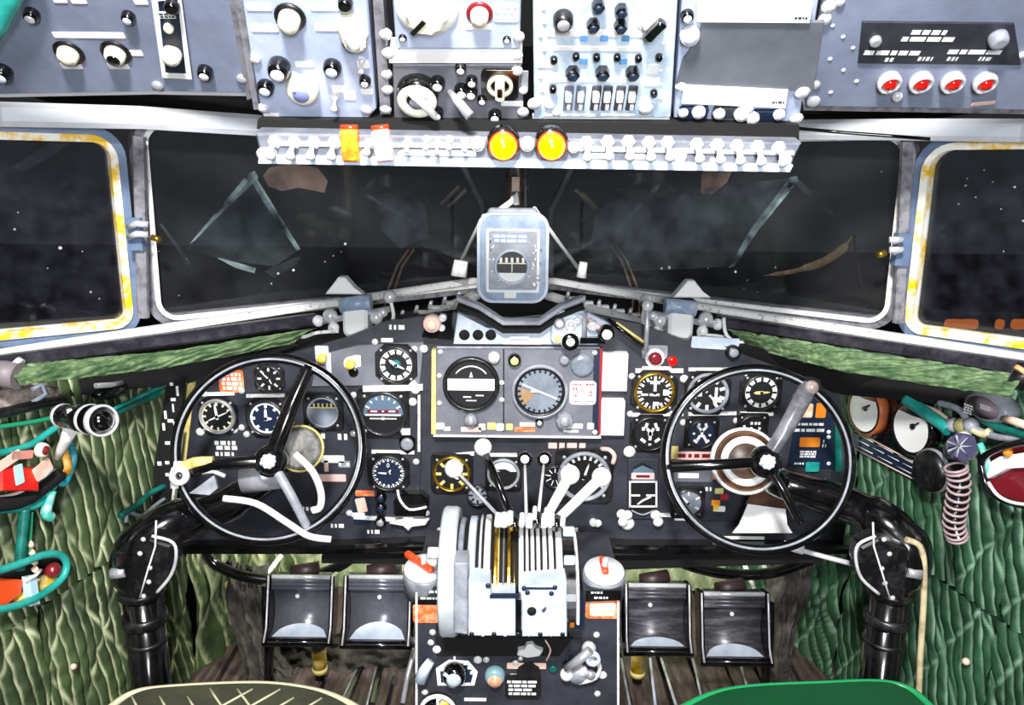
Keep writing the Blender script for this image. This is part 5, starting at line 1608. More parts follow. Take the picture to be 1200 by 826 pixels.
o = plabel(t, PB, 499, 718, 30, 25, ORANGE, .001, label='orange placard')
plabel(t, PB, 499, 705, 28, 7, GLOSSBLACK, .001)
prints(t, PB, 503, 693, 18, 5, 1, PRINT, .001, 4)
prints(t, PB, 503, 700, 22, 4, 1, PRINT, .003, 5)
o = plabel(t, PB, 706, 713, 40, 25, ORANGE, .001, label='orange placard')
plabel(t, PB, 706, 713, 30, 17, mat('cream_placard', '#ffe9d0', .5, col2='#ff9c55', scale=60, amount=.35), .0025)
sheet(t, 'label_block', PB, [(686, 702), (727, 700), (727, 688), (686, 688)], 0, .012, GLOSSBLACK, ch=.002)
prints(t, PB, 698, 690, 14, 4, 1, PRINT, .0126, 6)
prints(t, PB, 704, 696, 18, 4, 1, PRINT, .0126, 7)
sheet(t, 'blue_side', PB, [(673, 735), (685, 735), (685, 700), (673, 704)], 0, .004, DIALB)
plabel(t, PB, 671, 724, 6, 24, ORANGE2, .001)
# selector
sel = poly_uv(PB, [(513, 802), (556, 802), (560, 786), (549, 773), (526, 772), (511, 782)], PB.M(535, 788))
sel2 = poly_uv(PB, [(517, 799), (552, 799), (555, 787), (547, 776), (528, 776), (516, 784)], PB.M(535, 788))
o = part('selector_plate', MB().prism(sel[::-1] if False else sel, 0, .002), DIALB, t, PB.M(535, 788))
part('border', MB().ring(sel, sel2, .002, .003), WHITE, o, PB.M(535, 788))
prints(o, PB, 532, 770, 10, 8, 1, PRINT, .003, 3)
prints(o, PB, 534, 801, 26, 4, 1, PRINT, .0035, 8)
for x, y in ((517, 783), (551, 781), (546, 776), (554, 787)):
    plabel(o, PB, x, y, 6, 4, WHITE, .003)
knob(t, PB, 533, 786, 14, 16, GLOSSBLACK, SILVER, dz=.002, name='selector_knob', ptr=WHITE, ang=.9)
o = knob(t, PB, 580, 789, 12, 12, mat('lamp_blue_rim', '#7fa3ad', .35), None, dz=.0, name='press_lamp')
part('lens', MB().lathe([(9 * PB.s(580, 789), .012), (8 * PB.s(580, 789), .019), (.0001, .021)], 18), mat('lens_peach', '#ffc49c', .25, col2='#f0582a', scale=50, amount=.42), o, PB.M(580, 791))
o = sheet(t, 'white_tab', PB, [(606, 763), (618, 766), (632, 764), (636, 758), (628, 755), (624, 750), (617, 751), (614, 756), (607, 757)], .002, .014, WHITE, ch=.002)
part('wire', MB().tube([PB.at(639, 750, .006), PB.at(645, 762, .006), PB.at(640, 774, .004)], .0016, 6, smooth_n=4), PINK, t)
plabel(t, PB, 617, 779, 46, 8, PINKW, .0025)
sheet(t, 'arch', PB, [(605, 790), (634, 790), (632, 780), (624, 775), (615, 775), (607, 780)], .002, .006, GLOSSBLACK)
o = plabel(t, PB, 613, 804, 42, 34, GLOSSBLACK, .001)
for k, w in enumerate((38, 34, 36, 32)):
    prints(o, PB, 612, 798 + k * 4.6, w, 4, 1, PRINT, .0026, 40 + k, fill=.75)
knob(t, PB, 648, 782, 5, 5, TEALD, name='bolt')
plabel(t, PB, 557, 819, 26, 4, WHITE, .001)
part('handle', MB().tube([PB.at(505, 774, .014), PB.at(498, 784, .02), PB.at(492, 797, .02)], [.008, .012], 10), SILVER, t)
o = part('round_handwheel', MB().tube([(22 * .0014 * math.cos(2 * PI * k / 40), 22 * .0014 * math.sin(2 * PI * k / 40), .016) for k in range(40)], .004, 8, closed=True), WHITE, t, PB.M(514, 826))
mb = MB()
for k in range(5):
    a = 2 * PI * k / 5 + .3
    mb.tube([(0, 0, .016), (.03 * math.cos(a), .03 * math.sin(a), .016)], .003, 6)
part('spoke', mb, WHITE, o, PB.M(514, 826))
part('dial', MB().lathe([(.028, 0), (.028, .008), (.0001, .008)], 24), GLOSSBLACK, o, PB.M(514, 826))
part('yellow_sector', MB().prism([(0, 0), (.022, .006), (.018, .016), (.006, .02)], .0105, .012), YELLOW, o, PB.M(514, 826))
for x, y, r in ((699, 743, 4), (706, 790, 5), (507, 740, 4), (505, 752, 4), (570, 772, 4), (668, 772, 4), (560, 772, 5), (610, 771, 3), (512, 760, 5), (498, 810, 4), (700, 812, 4), (604, 776, 4)):
    screw(t, PB, x, y, r, CHROME if r < 5 else WHITE, .001)
# valve cluster
o = part('valve', MB().lathe([(14 * .00145, 0), (13 * .00145, .012), (9 * .00145, .02), (.0001, .022)], 18), SILVERD, t, PB.M(676, 786))
for x, y, r, m in ((664, 790, 10, WHITE), (690, 760, 11, CHROME), (682, 786, 9, CHROME), (670, 775, 7, DIALB), (694, 775, 7, WHITE), (692, 790, 8, STEEL)):
    part('fitting', MB().ball(PB.at(x, y, .014), r * .00125, 12), m, o)
part('handle', MB().tube([PB.at(664, 783, .02), PB.at(676, 775, .03), PB.at(692, 762, .032)], .0085, 10), STEEL, o)
part('ring', MB().lathe([(9 * .00145, .026), (9 * .00145, .036), (5 * .00145, .036), (5 * .00145, .026)], 18, cap0=False, cap1=False), SILVER, o, PB.M(693, 760))
part('link', MB().tube([PB.at(684, 772, .024), PB.at(702, 778, .018), PB.at(698, 794, .012), PB.at(678, 800, .012)], .004, 8, smooth_n=4), WHITE, o)

# quadrant
QX = Matrix(((0, 0, 1, 0), (1, 0, 0, 0), (0, 1, 0, 0), (0, 0, 0, 1)))       # lathe axis z -> world x
QC = Vector((0, 1.275, .395))
QR = .140
pxx = lambda px, y=640, Y=1.17: P(px, y, Y).x
QP = Plane((0, 1.126, .4), (1, 0, 0), (0, .06, 1))
t = thing('throttle_quadrant', 'silver throttle quadrant with white ball levers on top of the pedestal', 'throttle quadrant', Vector((0, 1.275, .22)))


def slab(name, px0, px1, r, m, label=None, y=655):
    x0, x1 = pxx(px0, y), pxx(px1, y)
    prof = [(QR * r * .97, x0), (QR * r, x0 + .0015), (QR * r, x1 - .0015), (QR * r * .97, x1)]
    zc = QP.at(600, 742).z
    al = math.asin(max(-.9, (zc - QC.z) / QR))
    ls = []
    for rr, x in prof:
        l = []
        for k in range(29):
            a = al + (PI - 2 * al) * k / 28
            l.append((x, QC.y - rr * math.cos(a), QC.z + rr * math.sin(a)))
        ls.append(l)
    return part(name, MB().loops(ls, None, False), m, t, label=label)


slab('cheek', 533, 541, .96, SILVERD)
slab('cheek', 546, 556, .98, SILVER)
slab('slot_black', 541, 546, .9, MATTE)
slab('slot_black', 555.5, 560.5, .94, MATTE)
slab('cover', 560, 563, 1.0, WHITE)
slab('slot_black', 562.8, 566.2, .95, MATTE)
slab('cover', 566, 574, 1.0, WHITE)
slab('slot_black', 574, 578, .92, MATTE)
slab('brass_sector', 578, 582, .97, BRASS)
slab('brass_sector', 582.5, 585, .95, YELLOWP)
slab('slot_black', 585, 594, .90, MATTE)
slab('violet_sector', 589, 591, .96, SILVERD)
slab('brass_sector', 594, 599, .97, BRASS)
slab('slot_black', 599, 608, .9, MATTE)
slab('brass_sector', 602, 604, .95, BRASS)
slab('cover', 608, 614, 1.0, WHITE)
for a, b in ((614, 616.5), (620, 622.5), (627, 629.5), (634, 637), (642, 644.5), (650, 653)):
    slab('slot_black', a, b, .93, MATTE)
for a, b in ((616.5, 620), (622.5, 627), (629.5, 634), (637, 642), (644.5, 650), (653, 661)):
    slab('cover', a, b, 1.0, WHITE if a != 653 else RAIL)
slab('side_box', 661, 679, .80, BLACK)
slab('side_lid', 677, 681, .86, WHITE)
# front plates
QP = Plane((0, 1.126, .4), (1, 0, 0), (0, .06, 1))
sheet(t, 'front_plate', QP, [(549, 744), (604, 744), (604, 698), (576, 698), (574, 684), (549, 680)], -.05, .004, SILVER, ch=.002)
sheet(t, 'front_plate', QP, [(612, 744), (664, 744), (664, 682), (612, 686)], -.05, .006, SILVER, ch=.002)
sheet(t, 'front_plate', QP, [(532, 742), (548, 744), (548, 660), (532, 660)], -.05, .0, SILVERD, ch=.002)
sheet(t, 'slot_line', QP, [(574, 699), (609, 699), (609, 695), (574, 695)], 0, .006, DIALB)
sheet(t, 'slot_line', QP, [(613, 688), (650, 688), (650, 686), (613, 686)], 0, .008, DIALB)
sheet(t, 'hinge', QP, [(605, 745), (611, 745), (611, 702), (605, 702)], -.05, .002, GLOSSBLACK)
part('hole', MB().lathe([(6 * .0013, .006), (5.6 * .0013, .0075), (.0001, .0075)], 16), MATTE, t, QP.M(623, 714))
sheet(t, 'scratch', QP, [(634, 713), (640, 708), (640, 712), (637, 716)], .006, .0068, PURPLE)
for k in range(9):
    screw(t, QP, 553 + k * 13 + (2 if k > 3 else 0), 741, 3, CHROME if k % 2 else BLACK, .005)
for x, y in ((572, 684), (614, 687), (650, 686), (646, 693), (618, 692)):
    screw(t, QP, x, y, 3, DIALB, .006)
sheet(t, 'base_bar', QP, [(545, 752), (668, 752), (668, 744), (545, 744)], -.1, -.01, GLOSSBLACK)
for x, y in ((667, 626), (668, 660)):
    plabel(t, QP, x, y, 13, 12, mat('pale_blue_label', '#bcd6ee', .4), -.012)


def lever(b, e, ball, r0, r1, m, bm, bc=None, Yb=1.22, Ye=1.26, label=None):
    o = part('lever', MB().tube([P(b[0], b[1], Yb), P((b[0] + e[0]) / 2, (b[1] + e[1]) / 2, (Yb + Ye) / 2), P(e[0], e[1], Ye)], [r0, r1], 10), m, t, label=label)
    c = P(e[0], e[1], Ye)
    kb = part('ball_knob', MB().ball(c, ball, 18), bm, o)
    if bc:
        d = (CAM - c).normalized()
        part('cap', MB().cyl(c + d * ball * .6, c + d * ball * 1.06, ball * .55, ball * .5, 16), bc, o)


lever((584, 604), (532, 549), .0165, .0032, .0032, STEEL, WHITE, label='thin rod lever with white ball')
lever((601, 608), (566, 524), .0160, .0075, .0060, GLOSSBLACK, WHITE, Ye=1.30, label='black lever with white ball')
lever((617, 612), (615, 538), .0150, .0030, .0026, CHROME, GLOSSBLACK, WHITE, Ye=1.34)
lever((630, 612), (638, 538), .0150, .0030, .0026, CHROME, GLOSSBLACK, WHITE, Ye=1.34)
lever((640, 606), (668, 556), .0175, .0080, .0100, WHITE, WHITE, PINKW, label='thick white lever')
lever((652, 610), (705, 559), .0175, .0080, .0100, WHITE, WHITE, PINKW, label='thick white lever')
for x, y, r in ((583, 602, .006), (590, 602, .007), (597, 600, .006), (603, 606, .0085), (611, 602, .005), (620, 603, .006), (629, 602, .0085), (637, 603, .006), (645, 602, .007), (652, 606, .0086), (659, 603, .005), (626, 594, .004), (640, 596, .005)):
    part('link', MB().tube([P(x, y + 14, 1.20), P(x + 1, y, 1.22)], r, 8), (RAIL if r < .0065 else WHITE) if r < .0084 else GLOSSBLACK, t)

# elevator trim wheel at the left of the quadrant
c = Vector((pxx(524, 672, 1.16), 1.25, P(524, 668, 1.25).z + .0))
t = thing('trim_handwheel', 'large white trim wheel seen edge on at the left of the throttle quadrant', 'trim wheel', c)
x0, x1 = pxx(513, 672, 1.16), pxx(534, 672, 1.16)
TR = .113
M = Matrix.Translation((0, c.y, c.z)) @ QX
part('rim', MB().lathe([(TR * .86, x0 + .003), (TR * .97, x0), (TR, x0 + .004), (TR, x1 - .006), (TR * .97, x1), (TR * .86, x1 - .003)], 60, M), mat('trim_white', '#dfe4e6', .3, col2='#a8b4bb', scale=12, amount=.45, sharp=.1), t)
part('web', MB().lathe([(TR * .88, x0 + .006), (TR * .88, x1 - .006)], 48, M), BLACK, t)
part('hub', MB().cyl((x0 - .01, c.y, c.z), (x1 + .02, c.y, c.z), .022), STEEL, t)
part('crank', MB().cyl((x0 - .02, c.y - .05, c.z + .06), (x0, c.y - .05, c.z + .06), .010), WHITE, t)

# trim dials either side
for X, Y_, px, py, lb in ((497, 1.27, 497, 667, 'white trim dial with an orange pointer at the left of the trim wheel'), (708, 1.27, 708, 670, 'white trim dial with an orange pointer at the right of the quadrant')):
    dp = Plane(P(px, py, Y_), (1, 0, 0), (0, .97, .24))
    t = thing('trim_dial', lb, 'dial', dp.M(px, py), 'trim dials on the pedestal')
    s_ = dp.s(px, py)
    M = dp.M(px, py)
    part('base', MB().lathe([(25 * s_, -.05), (25 * s_, -.004), (24 * s_, .0)], 30), SILVERD, t, M)
    part('face', MB().lathe([(24 * s_, 0), (23 * s_, .005), (.0001, .006)], 30), mat('dial_white', '#f6f8fa', .4, col2='#b9cbdc', scale=30, amount=.36), t, M)
    a = .85 if px < 600 else .05
    part('pointer', MB().plate(8 * s_, 46 * s_ if px < 600 else 26 * s_, .006, .016, .004, .003, M @ Matrix.Rotation(a, 4, 'Z'), c=(0, 8 * s_ if px < 600 else 4 * s_)), mat('pointer_orange', '#ee4a1c', .4, col2='#ffb27a', scale=60, amount=.32), t)
    part('stem', MB().cyl((0, 0, .006), (0, 0, .03), 3.5 * s_, 3 * s_, 10, M), SILVER, t)
    for k in range(5):
        part('mark', cached(('mark', px, 'd'), lambda: MB().plate(3 * s_, 8 * s_, .0062, .0072, .001), mat('pale_blue_label', '#bcd6ee')), mat('pale_blue_label', '#bcd6ee'), t, M @ Matrix.Rotation(-1.2 + k * .6 + PI, 4, 'Z') @ Matrix.Translation((0, 17 * s_, 0)))
    part('post', MB().cyl((0, 0, -.05), (0, -.02, -.13), 12 * s_, 12 * s_, 12, M), BLACK, t)

# ---------------------------------------------------------------- rudder pedals
def pedal(x0, y0, x1, y1, label, m, side, worn=0):  # worn: height of the pale band painted for a gloss reflection
    Y = 1.50
    cx, cy = (x0 + x1) / 2, (y0 + y1) / 2
    pl = Plane(P(cx, cy, Y), (1, 0, 0), (0, .30, 1))
    s = pl.s(cx, cy)
    t = thing('rudder_pedal', label, 'pedal', pl.M(cx, cy), 'rudder pedals')
    M = pl.M(cx, cy)
    w, h = (x1 - x0) * s, (y1 - y0) * s * 1.0
    n = 14
    ls = []
    for k in range(n + 1):
        f = k / n
        y = -h / 2 + h * .80 * f
        z = -.022 * math.sin(PI * f) + (.030 * (1 - f / .22) ** 2 if f < .22 else 0)
        ls.append([(-w / 2, y, z), (w / 2, y, z)])
    vs = [v for l in ls for v in l] + [(v[0], v[1], v[2] - .008) for l in ls for v in l]
    fs = []
    q = 2 * (n + 1)
    for k in range(n):
        a = 2 * k
        fs.append((a, a + 1, a + 3, a + 2))
        fs.append((q + a, q + a + 2, q + a + 3, q + a + 1))
        fs.append((a, a + 2, q + a + 2, q + a))
        fs.append((a + 1, q + a + 1, q + a + 3, a + 3))
    fs += [(0, q, q + 1, 1), (2 * n, 2 * n + 1, q + 2 * n + 1, q + 2 * n)]
    part('tread', MB().add(vs, fs, None, True), m, t, M)
    part('top_block', MB().plate(w, h * .24, -.022, .003, .004, .003, c=(0, h * .39)), BLACK, t, M)
    if worn:  # sets the height of a pale band that paints the tread's gloss reflection
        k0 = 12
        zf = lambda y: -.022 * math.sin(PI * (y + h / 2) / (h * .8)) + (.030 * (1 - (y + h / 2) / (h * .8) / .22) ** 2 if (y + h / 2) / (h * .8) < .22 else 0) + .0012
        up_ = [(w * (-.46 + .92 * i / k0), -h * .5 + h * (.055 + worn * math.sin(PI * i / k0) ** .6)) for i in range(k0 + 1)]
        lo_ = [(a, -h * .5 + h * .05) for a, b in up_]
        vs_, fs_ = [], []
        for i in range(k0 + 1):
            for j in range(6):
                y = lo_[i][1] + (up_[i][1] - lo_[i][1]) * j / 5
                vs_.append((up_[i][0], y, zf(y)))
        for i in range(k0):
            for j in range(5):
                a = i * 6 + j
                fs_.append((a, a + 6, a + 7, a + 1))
        part('gloss_patch', MB().add(vs_, fs_, None, True), SILVER, t, M, label='bright patch painted for a gloss reflection')
    for k in range(4):
        part('rib', MB().cyl((-w / 2, h * (.30 + .058 * k), .005), (w / 2, h * (.30 + .058 * k), .005), .0052, seg=10), m if k < 3 else CHROME, t, M)
    for sg in (-1, 1):
        pts = [(sg * (w / 2 + .006), -h * .50, .026), (sg * (w / 2 + .006), -h * .3, .010), (sg * (w / 2 + .006), h * .2, .006), (sg * (w / 2 + .006), h * .5, .004)]
        part('side_frame', MB().loops([[(p[0] - .005, p[1], p[2] - .035), (p[0] + .005, p[1], p[2] - .035), (p[0] + .005, p[1], p[2] + .008), (p[0] - .005, p[1], p[2] + .008)] for p in pts]), GLOSSBLACK, t, M)
        part('edge', MB().tube([(p[0], p[1], p[2] + .009) for p in pts], .0022, 6), CHROME, t, M)
    part('lower_bar', MB().cyl((-w / 2 - .012, -h * .52, .02), (w / 2 + .012, -h * .52, .02), .009), GLOSSBLACK, t, M)
    part('screw', MB().lathe([(.006, 0), (.004, .004), (.0001, .005)], 10), WHITE, t, M @ Matrix.Translation((-.012 if side < 0 else .0, h * .14, -.012)))
    part('arm', MB().tube([(side * (w / 2 + .02), h * .3, -.02), (side * (w / 2 + .022), -h * .2, -.03), (side * (w / 2 + .02), -h * .75, -.05), (side * (w / 2 + .02), -h * .5 - M.translation.z + h * .5 + .012, -.06)], .011, 8), GLOSSBLACK, t, M)
    part('yoke', MB().cyl((-w / 2 * side * .4, -h * .5, -.01), (side * (w / 2 + .022), -h * .55, -.03), .008), STEEL, t, M)
    part('top_pivot', MB().cyl((-.03, h * .5, -.02), (.03, h * .56, -.03), .016), mat('pivot_brown', '#3a2a2c', .45), t, M)


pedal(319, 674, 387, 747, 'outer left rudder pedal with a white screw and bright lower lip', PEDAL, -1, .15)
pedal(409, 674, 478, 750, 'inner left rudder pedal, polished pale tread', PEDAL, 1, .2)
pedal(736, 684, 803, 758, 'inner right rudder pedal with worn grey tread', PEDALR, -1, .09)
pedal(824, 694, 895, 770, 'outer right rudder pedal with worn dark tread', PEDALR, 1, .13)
for px, py, m, lb in ((374, 768, YELLOW, 'yellow banded cylinder under the outer left pedal'), (748, 772, YELLOW, 'yellow banded cylinder under the inner right pedal')):
    q = P(px, py, 1.56)
    t = thing('brake_cylinder', lb, 'cylinder', Vector((q.x, q.y, 0)), 'banded cylinders under the pedals')
    z1 = P(px, 742, 1.56).z
    z0 = q.z - .03
    part('body', MB().cyl((q.x, q.y, .0), (q.x, q.y, z1), .012), BLACK, t)
    part('yellow_band', MB().cyl((q.x, q.y, z0), (q.x, q.y, z0 + .05), .0165), YELLOW, t)
    part('blue_band', MB().cyl((q.x, q.y, z0 + .05), (q.x, q.y, z0 + .066), .0165), PURPLE, t)
    part('lower_ring', MB().cyl((q.x, q.y, z0 - .012), (q.x, q.y, z0), .0175), YELLOWP, t)


# crumpled canvas boots around the pedal arms
def crumple(name, pts, Ys, label, amp=.03, m=CANVAS, n=44):
    """pts: left outline and right outline as pixel pairs from top to bottom"""
    mb = MB()
    vs, fs = [], []
    for j in range(n + 1):
        f = j / n * (len(pts) - 1)
        k = min(int(f), len(pts) - 2)
        g = f - k
        a = [pts[k][i] * (1 - g) + pts[k + 1][i] * g for i in range(4)]
        Y = Ys[0] * (1 - j / n) + Ys[1] * j / n
        for i in range(n + 1):
            u = i / n
            q = P(a[0] * (1 - u) + a[2] * u, a[1] * (1 - u) + a[3] * u, Y)
            r = noise.noise(Vector((u * 5, j / n * 3, 1.7))) + .6 * abs(noise.noise(Vector((u * 13, j / n * 6, 4.1)))) + .4 * noise.noise(Vector((u * 30, j / n * 12, 7.7)))
            vs.append(tuple(q + Vector((0, -amp * r - amp * math.sin(PI * u), .3 * amp * r))))
    for j in range(n):
        for i in range(n):
            a = j * (n + 1) + i
            fs.append((a, a + n + 1, a + n + 2, a + 1))
    mb.add(vs, fs, None, True)
    return single(name, mb, m, label, 'canvas boot', group='canvas boots round the pedals')


crumple('canvas_boot', [(268, 650, 318, 660), (262, 700, 322, 720), (282, 760, 330, 770), (290, 800, 350, 800)], (1.70, 1.55), 'crumpled dark canvas boot left of the outer left pedal')
crumple('canvas_boot', [(320, 738, 490, 738), (312, 780, 486, 780), (322, 806, 484, 812)], (1.66, 1.56), 'crumpled dark canvas apron below the left pedals', .02)
crumple('canvas_boot', [(905, 640, 958, 640), (898, 700, 944, 700), (900, 760, 926, 765), (898, 790, 930, 790)], (1.70, 1.55), 'crumpled dark canvas boot right of the outer right pedal')
single('floor_strap', MB().tube([P(486, 760, 1.52), P(478, 790, 1.5), P(472, 824, 1.46)], .006, 8), STEEL, 'bright rod along the floor left of the pedestal', 'rod')
t = thing('floor_track', 'pair of dark seat rails on the floor left of the pedestal', 'rail', P(440, 815, 1.46))
for x0, x1 in ((424, 404), (446, 436)):
    part('rail', beam([P(x0, 782, 1.6), P(x1, 826, 1.46)], .014, .014), GLOSSBLACK, t)
    part('bright_edge', MB().tube([P(x0 - 5, 782, 1.6), P(x1 - 6, 826, 1.46)], .0025, 6), STEEL, t)
t = thing('floor_track', 'row of bright strips on the floor boards below the right pedals', 'rail', P(800, 800, 1.5))
for x0, x1, m in ((728, 738, SILVERD), (762, 768, SILVER), (775, 792, CHROME), (812, 824, STEEL), (866, 882, SILVERD)):
    part('strip', MB().tube([P(x0, 772, 1.62), P(x1, 826, 1.45)], .0035, 6), m, t)
for px, py, lb in ((452, 648, 'small white bottle shaped fitting standing behind the inner left pedal'), (463, 650, 'small grey fitting behind the inner left pedal')):
    q = P(px, py, 1.62)
    single('pipe_fitting', MB().lathe([(.014, -.05), (.016, -.02), (.014, 0), (.009, .012), (.009, .03), (.004, .034)], 14, Matrix.Translation(q)), WHITE if px == 452 else SILVERD, lb, 'fitting')
for x0, y0, x1, y1, m, lb in ((252, 660, 276, 704, YELLOWP, 'pale yellow strap behind the left column'), (272, 720, 304, 780, YELLOWP, 'pale yellow cord at the left floor edge'), (868, 650, 884, 690, WHITE, 'white link rod behind the right hose'), (894, 662, 930, 705, STEEL, 'thin steel link rod right of the pedals'), (330, 650, 300, 690, WHITE, 'white strut seen below the left hose'), (944, 664, 926, 720, GLOSSBLACK, 'black rod slanting beside the right column')):
    single('link_rod', MB().tube([P(x0, y0, 1.72), P(x1, y1, 1.66)], .006, 8), m, lb, 'rod')

# ---------------------------------------------------------------- seats
SZ = .47


def seat(px_pts, label, m, pm, quilted):
    pts = []
    for x, y in px_pts:
        d = ray(x, y)
        q = CAM + d * ((SZ - CAM.z) / d.z)
        pts.append(q)
    c = sum(pts, Vector()) / len(pts)
    front = catmull(pts, 6)
    x0, x1 = front[0].x, front[-1].x
    outline = [(p.x, p.y) for p in front] + [(x1, .42), (x0, .42)]
    if (outline[5][0] - outline[0][0]) * 1 > 0:
        outline = outline[::-1]
    t = thing('pilot_seat', label, 'seat', Vector(((x0 + x1) / 2, .65, 0)))
    part('cushion', MB().prism(outline, SZ - .09, SZ, .012), m, t)
    part('piping', MB().tube([(p.x, p.y, SZ - .004) for p in front], .005, 8), pm, t)
    part('pan', MB().prism([(a * .98 + (x0 + x1) * .01, b - .01) for a, b in outline], SZ - .12, SZ - .09), BLACK, t)
    for sx in (x0 + .06, x1 - .06):
        for sy in (.48, .82):
            part('leg', MB().cyl((sx, sy, .0), (sx, sy, SZ - .11), .014), BLACK, t)
    if quilted:
        mb = MB()
        for k in range(-2, 12):
            for sg in (-1, 1):
                a = x0 + (x1 - x0) * k / 9
                p0 = Vector((a, .6, SZ + .0005))
                p1 = Vector((a + sg * .32, .98, SZ + .0005))
                ps = []
                for i in range(24):
                    q = p0 + (p1 - p0) * i / 23
                    # keep the stitch on the cushion
                    fy = max((f.y for f in front if abs(f.x - q.x) < .02), default=0)
                    if x0 + .01 < q.x < x1 - .01 and q.y < fy - .012:
                        ps.append(q)
                if len(ps) > 2:
                    mb.tube(ps, .0016, 5)
        part('stitching', mb, pm, t)
    else:
        part('button', MB().ball((x1 - .15, .85, SZ), .004, 8), WHITE, t)


seat([(122, 832), (150, 812), (190, 804), (300, 799), (365, 806), (402, 818), (426, 832)], 'left pilot seat with olive quilted cushion and pale piping', OLIVESEAT, PIPING, True)
seat([(790, 832), (832, 812), (880, 803), (960, 799), (1030, 797), (1068, 806), (1098, 832)], 'right pilot seat with plain bright green cushion', GREENSEAT, PIPG, False)

# ---------------------------------------------------------------- left wall gear
LP = Plane(LW[1] + Vector((.016, 0, .5)), LW[0] - LW[1], (0, 0, 1))
RP = Plane(RW[0] + Vector((-.016, 0, .5)), RW[1] - RW[0], (0, 0, 1))
IP = Plane((0, 1.50, .5), (1, 0, 0), (0, 0, 1))
t = thing('index_strip', 'tall black strip with white marks at the left end of the panel', 'strip', IP.M(194, 520))
sheet(t, 'strip', IP, [(174, 592), (200, 592), (216, 442), (196, 442)], -.012, 0, MATTE)
for x, y, w, h in ((203, 468, 6, 4), (194, 486, 3, 10), (200, 493, 7, 4), (192, 500, 3, 9), (197, 519, 7, 4), (203, 478, 2, 10), (187, 543, 5, 5), (196, 542, 5, 4), (196, 556, 4, 4), (186, 573, 4, 4), (201, 450, 4, 4), (208, 458, 3, 12), (205, 500, 3, 12)):
    plabel(t, IP, x, y, w, h, WHITE, .0, name='mark')
sheet(t, 'bright_edge', IP, [(201, 592), (204, 592), (214, 500), (211, 500)], -.01, .004, SCUFF)
part('bracket', MB().box(IP.at(186, 585, -.03), (.02, .04, .02)), BLACK, t)

c = P(96, 490, 1.16)
t = thing('spotlight', 'black cockpit spotlight with chrome ringed lens on the left wall', 'spotlight', c)
a = P(72, 487, 1.17)
b = P(120, 493, 1.10)
d = (b - a).normalized()
L = (b - a).length
q = d.to_track_quat('Z', 'Y').to_matrix().to_4x4()
q.translation = a
r = .022
part('body', MB().lathe([(r * .6, -.004), (r * .85, .002), (r * .85, L * .18), (r * .72, L * .22), (r * .72, L * .3), (r * .95, L * .34), (r, L * .7)], 28, q), GLOSSBLACK, t)
part('rear_ring', MB().lathe([(r * .86, L * .02), (r * .9, L * .04), (r * .9, L * .08), (r * .86, L * .1)], 28, q, cap0=False, cap1=False), CHROME, t)
part('knurl', MB().lathe([(r * 1.04, L * .68), (r * 1.08, L * .70), (r * 1.08, L * .73), (r * 1.02, L * .75)], 28, q, cap0=False, cap1=False), CHROME, t)
part('lens_ring', MB().lathe([(r * 1.0, L * .9), (r * 1.10, L * .93), (r * 1.12, L * 1.0), (r * 1.02, L * 1.04), (r * .94, L * 1.0)], 32, q, cap0=False, cap1=False), CHROME, t)
part('lens', MB().lathe([(r * .9, L * .97), (r * .7, L * 1.04), (r * .35, L * 1.08), (.0001, L * 1.09)], 24, q), mat('lens_black', '#08080a', .04, coat=1.0), t)
part('joint', MB().tube([P(82, 504, 1.17), P(78, 514, 1.18), P(72, 526, 1.19), P(68, 536, 1.20)], [.011, .006], 10), WHITE, t)
part('tag', MB().box(P(88, 486, 1.125), (.02, .006, .018)), WHITE, t)
t = thing('wall_pipe', 'teal pipe running from the spotlight to the black strip', 'pipe', LP.at(165, 468))
part('pipe', MB().tube([LP.at(120, 490, .02), LP.at(150, 476, .02), LP.at(182, 462, .02), LP.at(200, 452, .02)], .0085, 12), TEALD, t)
part('cover', MB().tube([LP.at(128, 482, .026), LP.at(150, 471, .028), LP.at(176, 459, .028), LP.at(198, 449, .024)], .004, 8), TEAL, t)
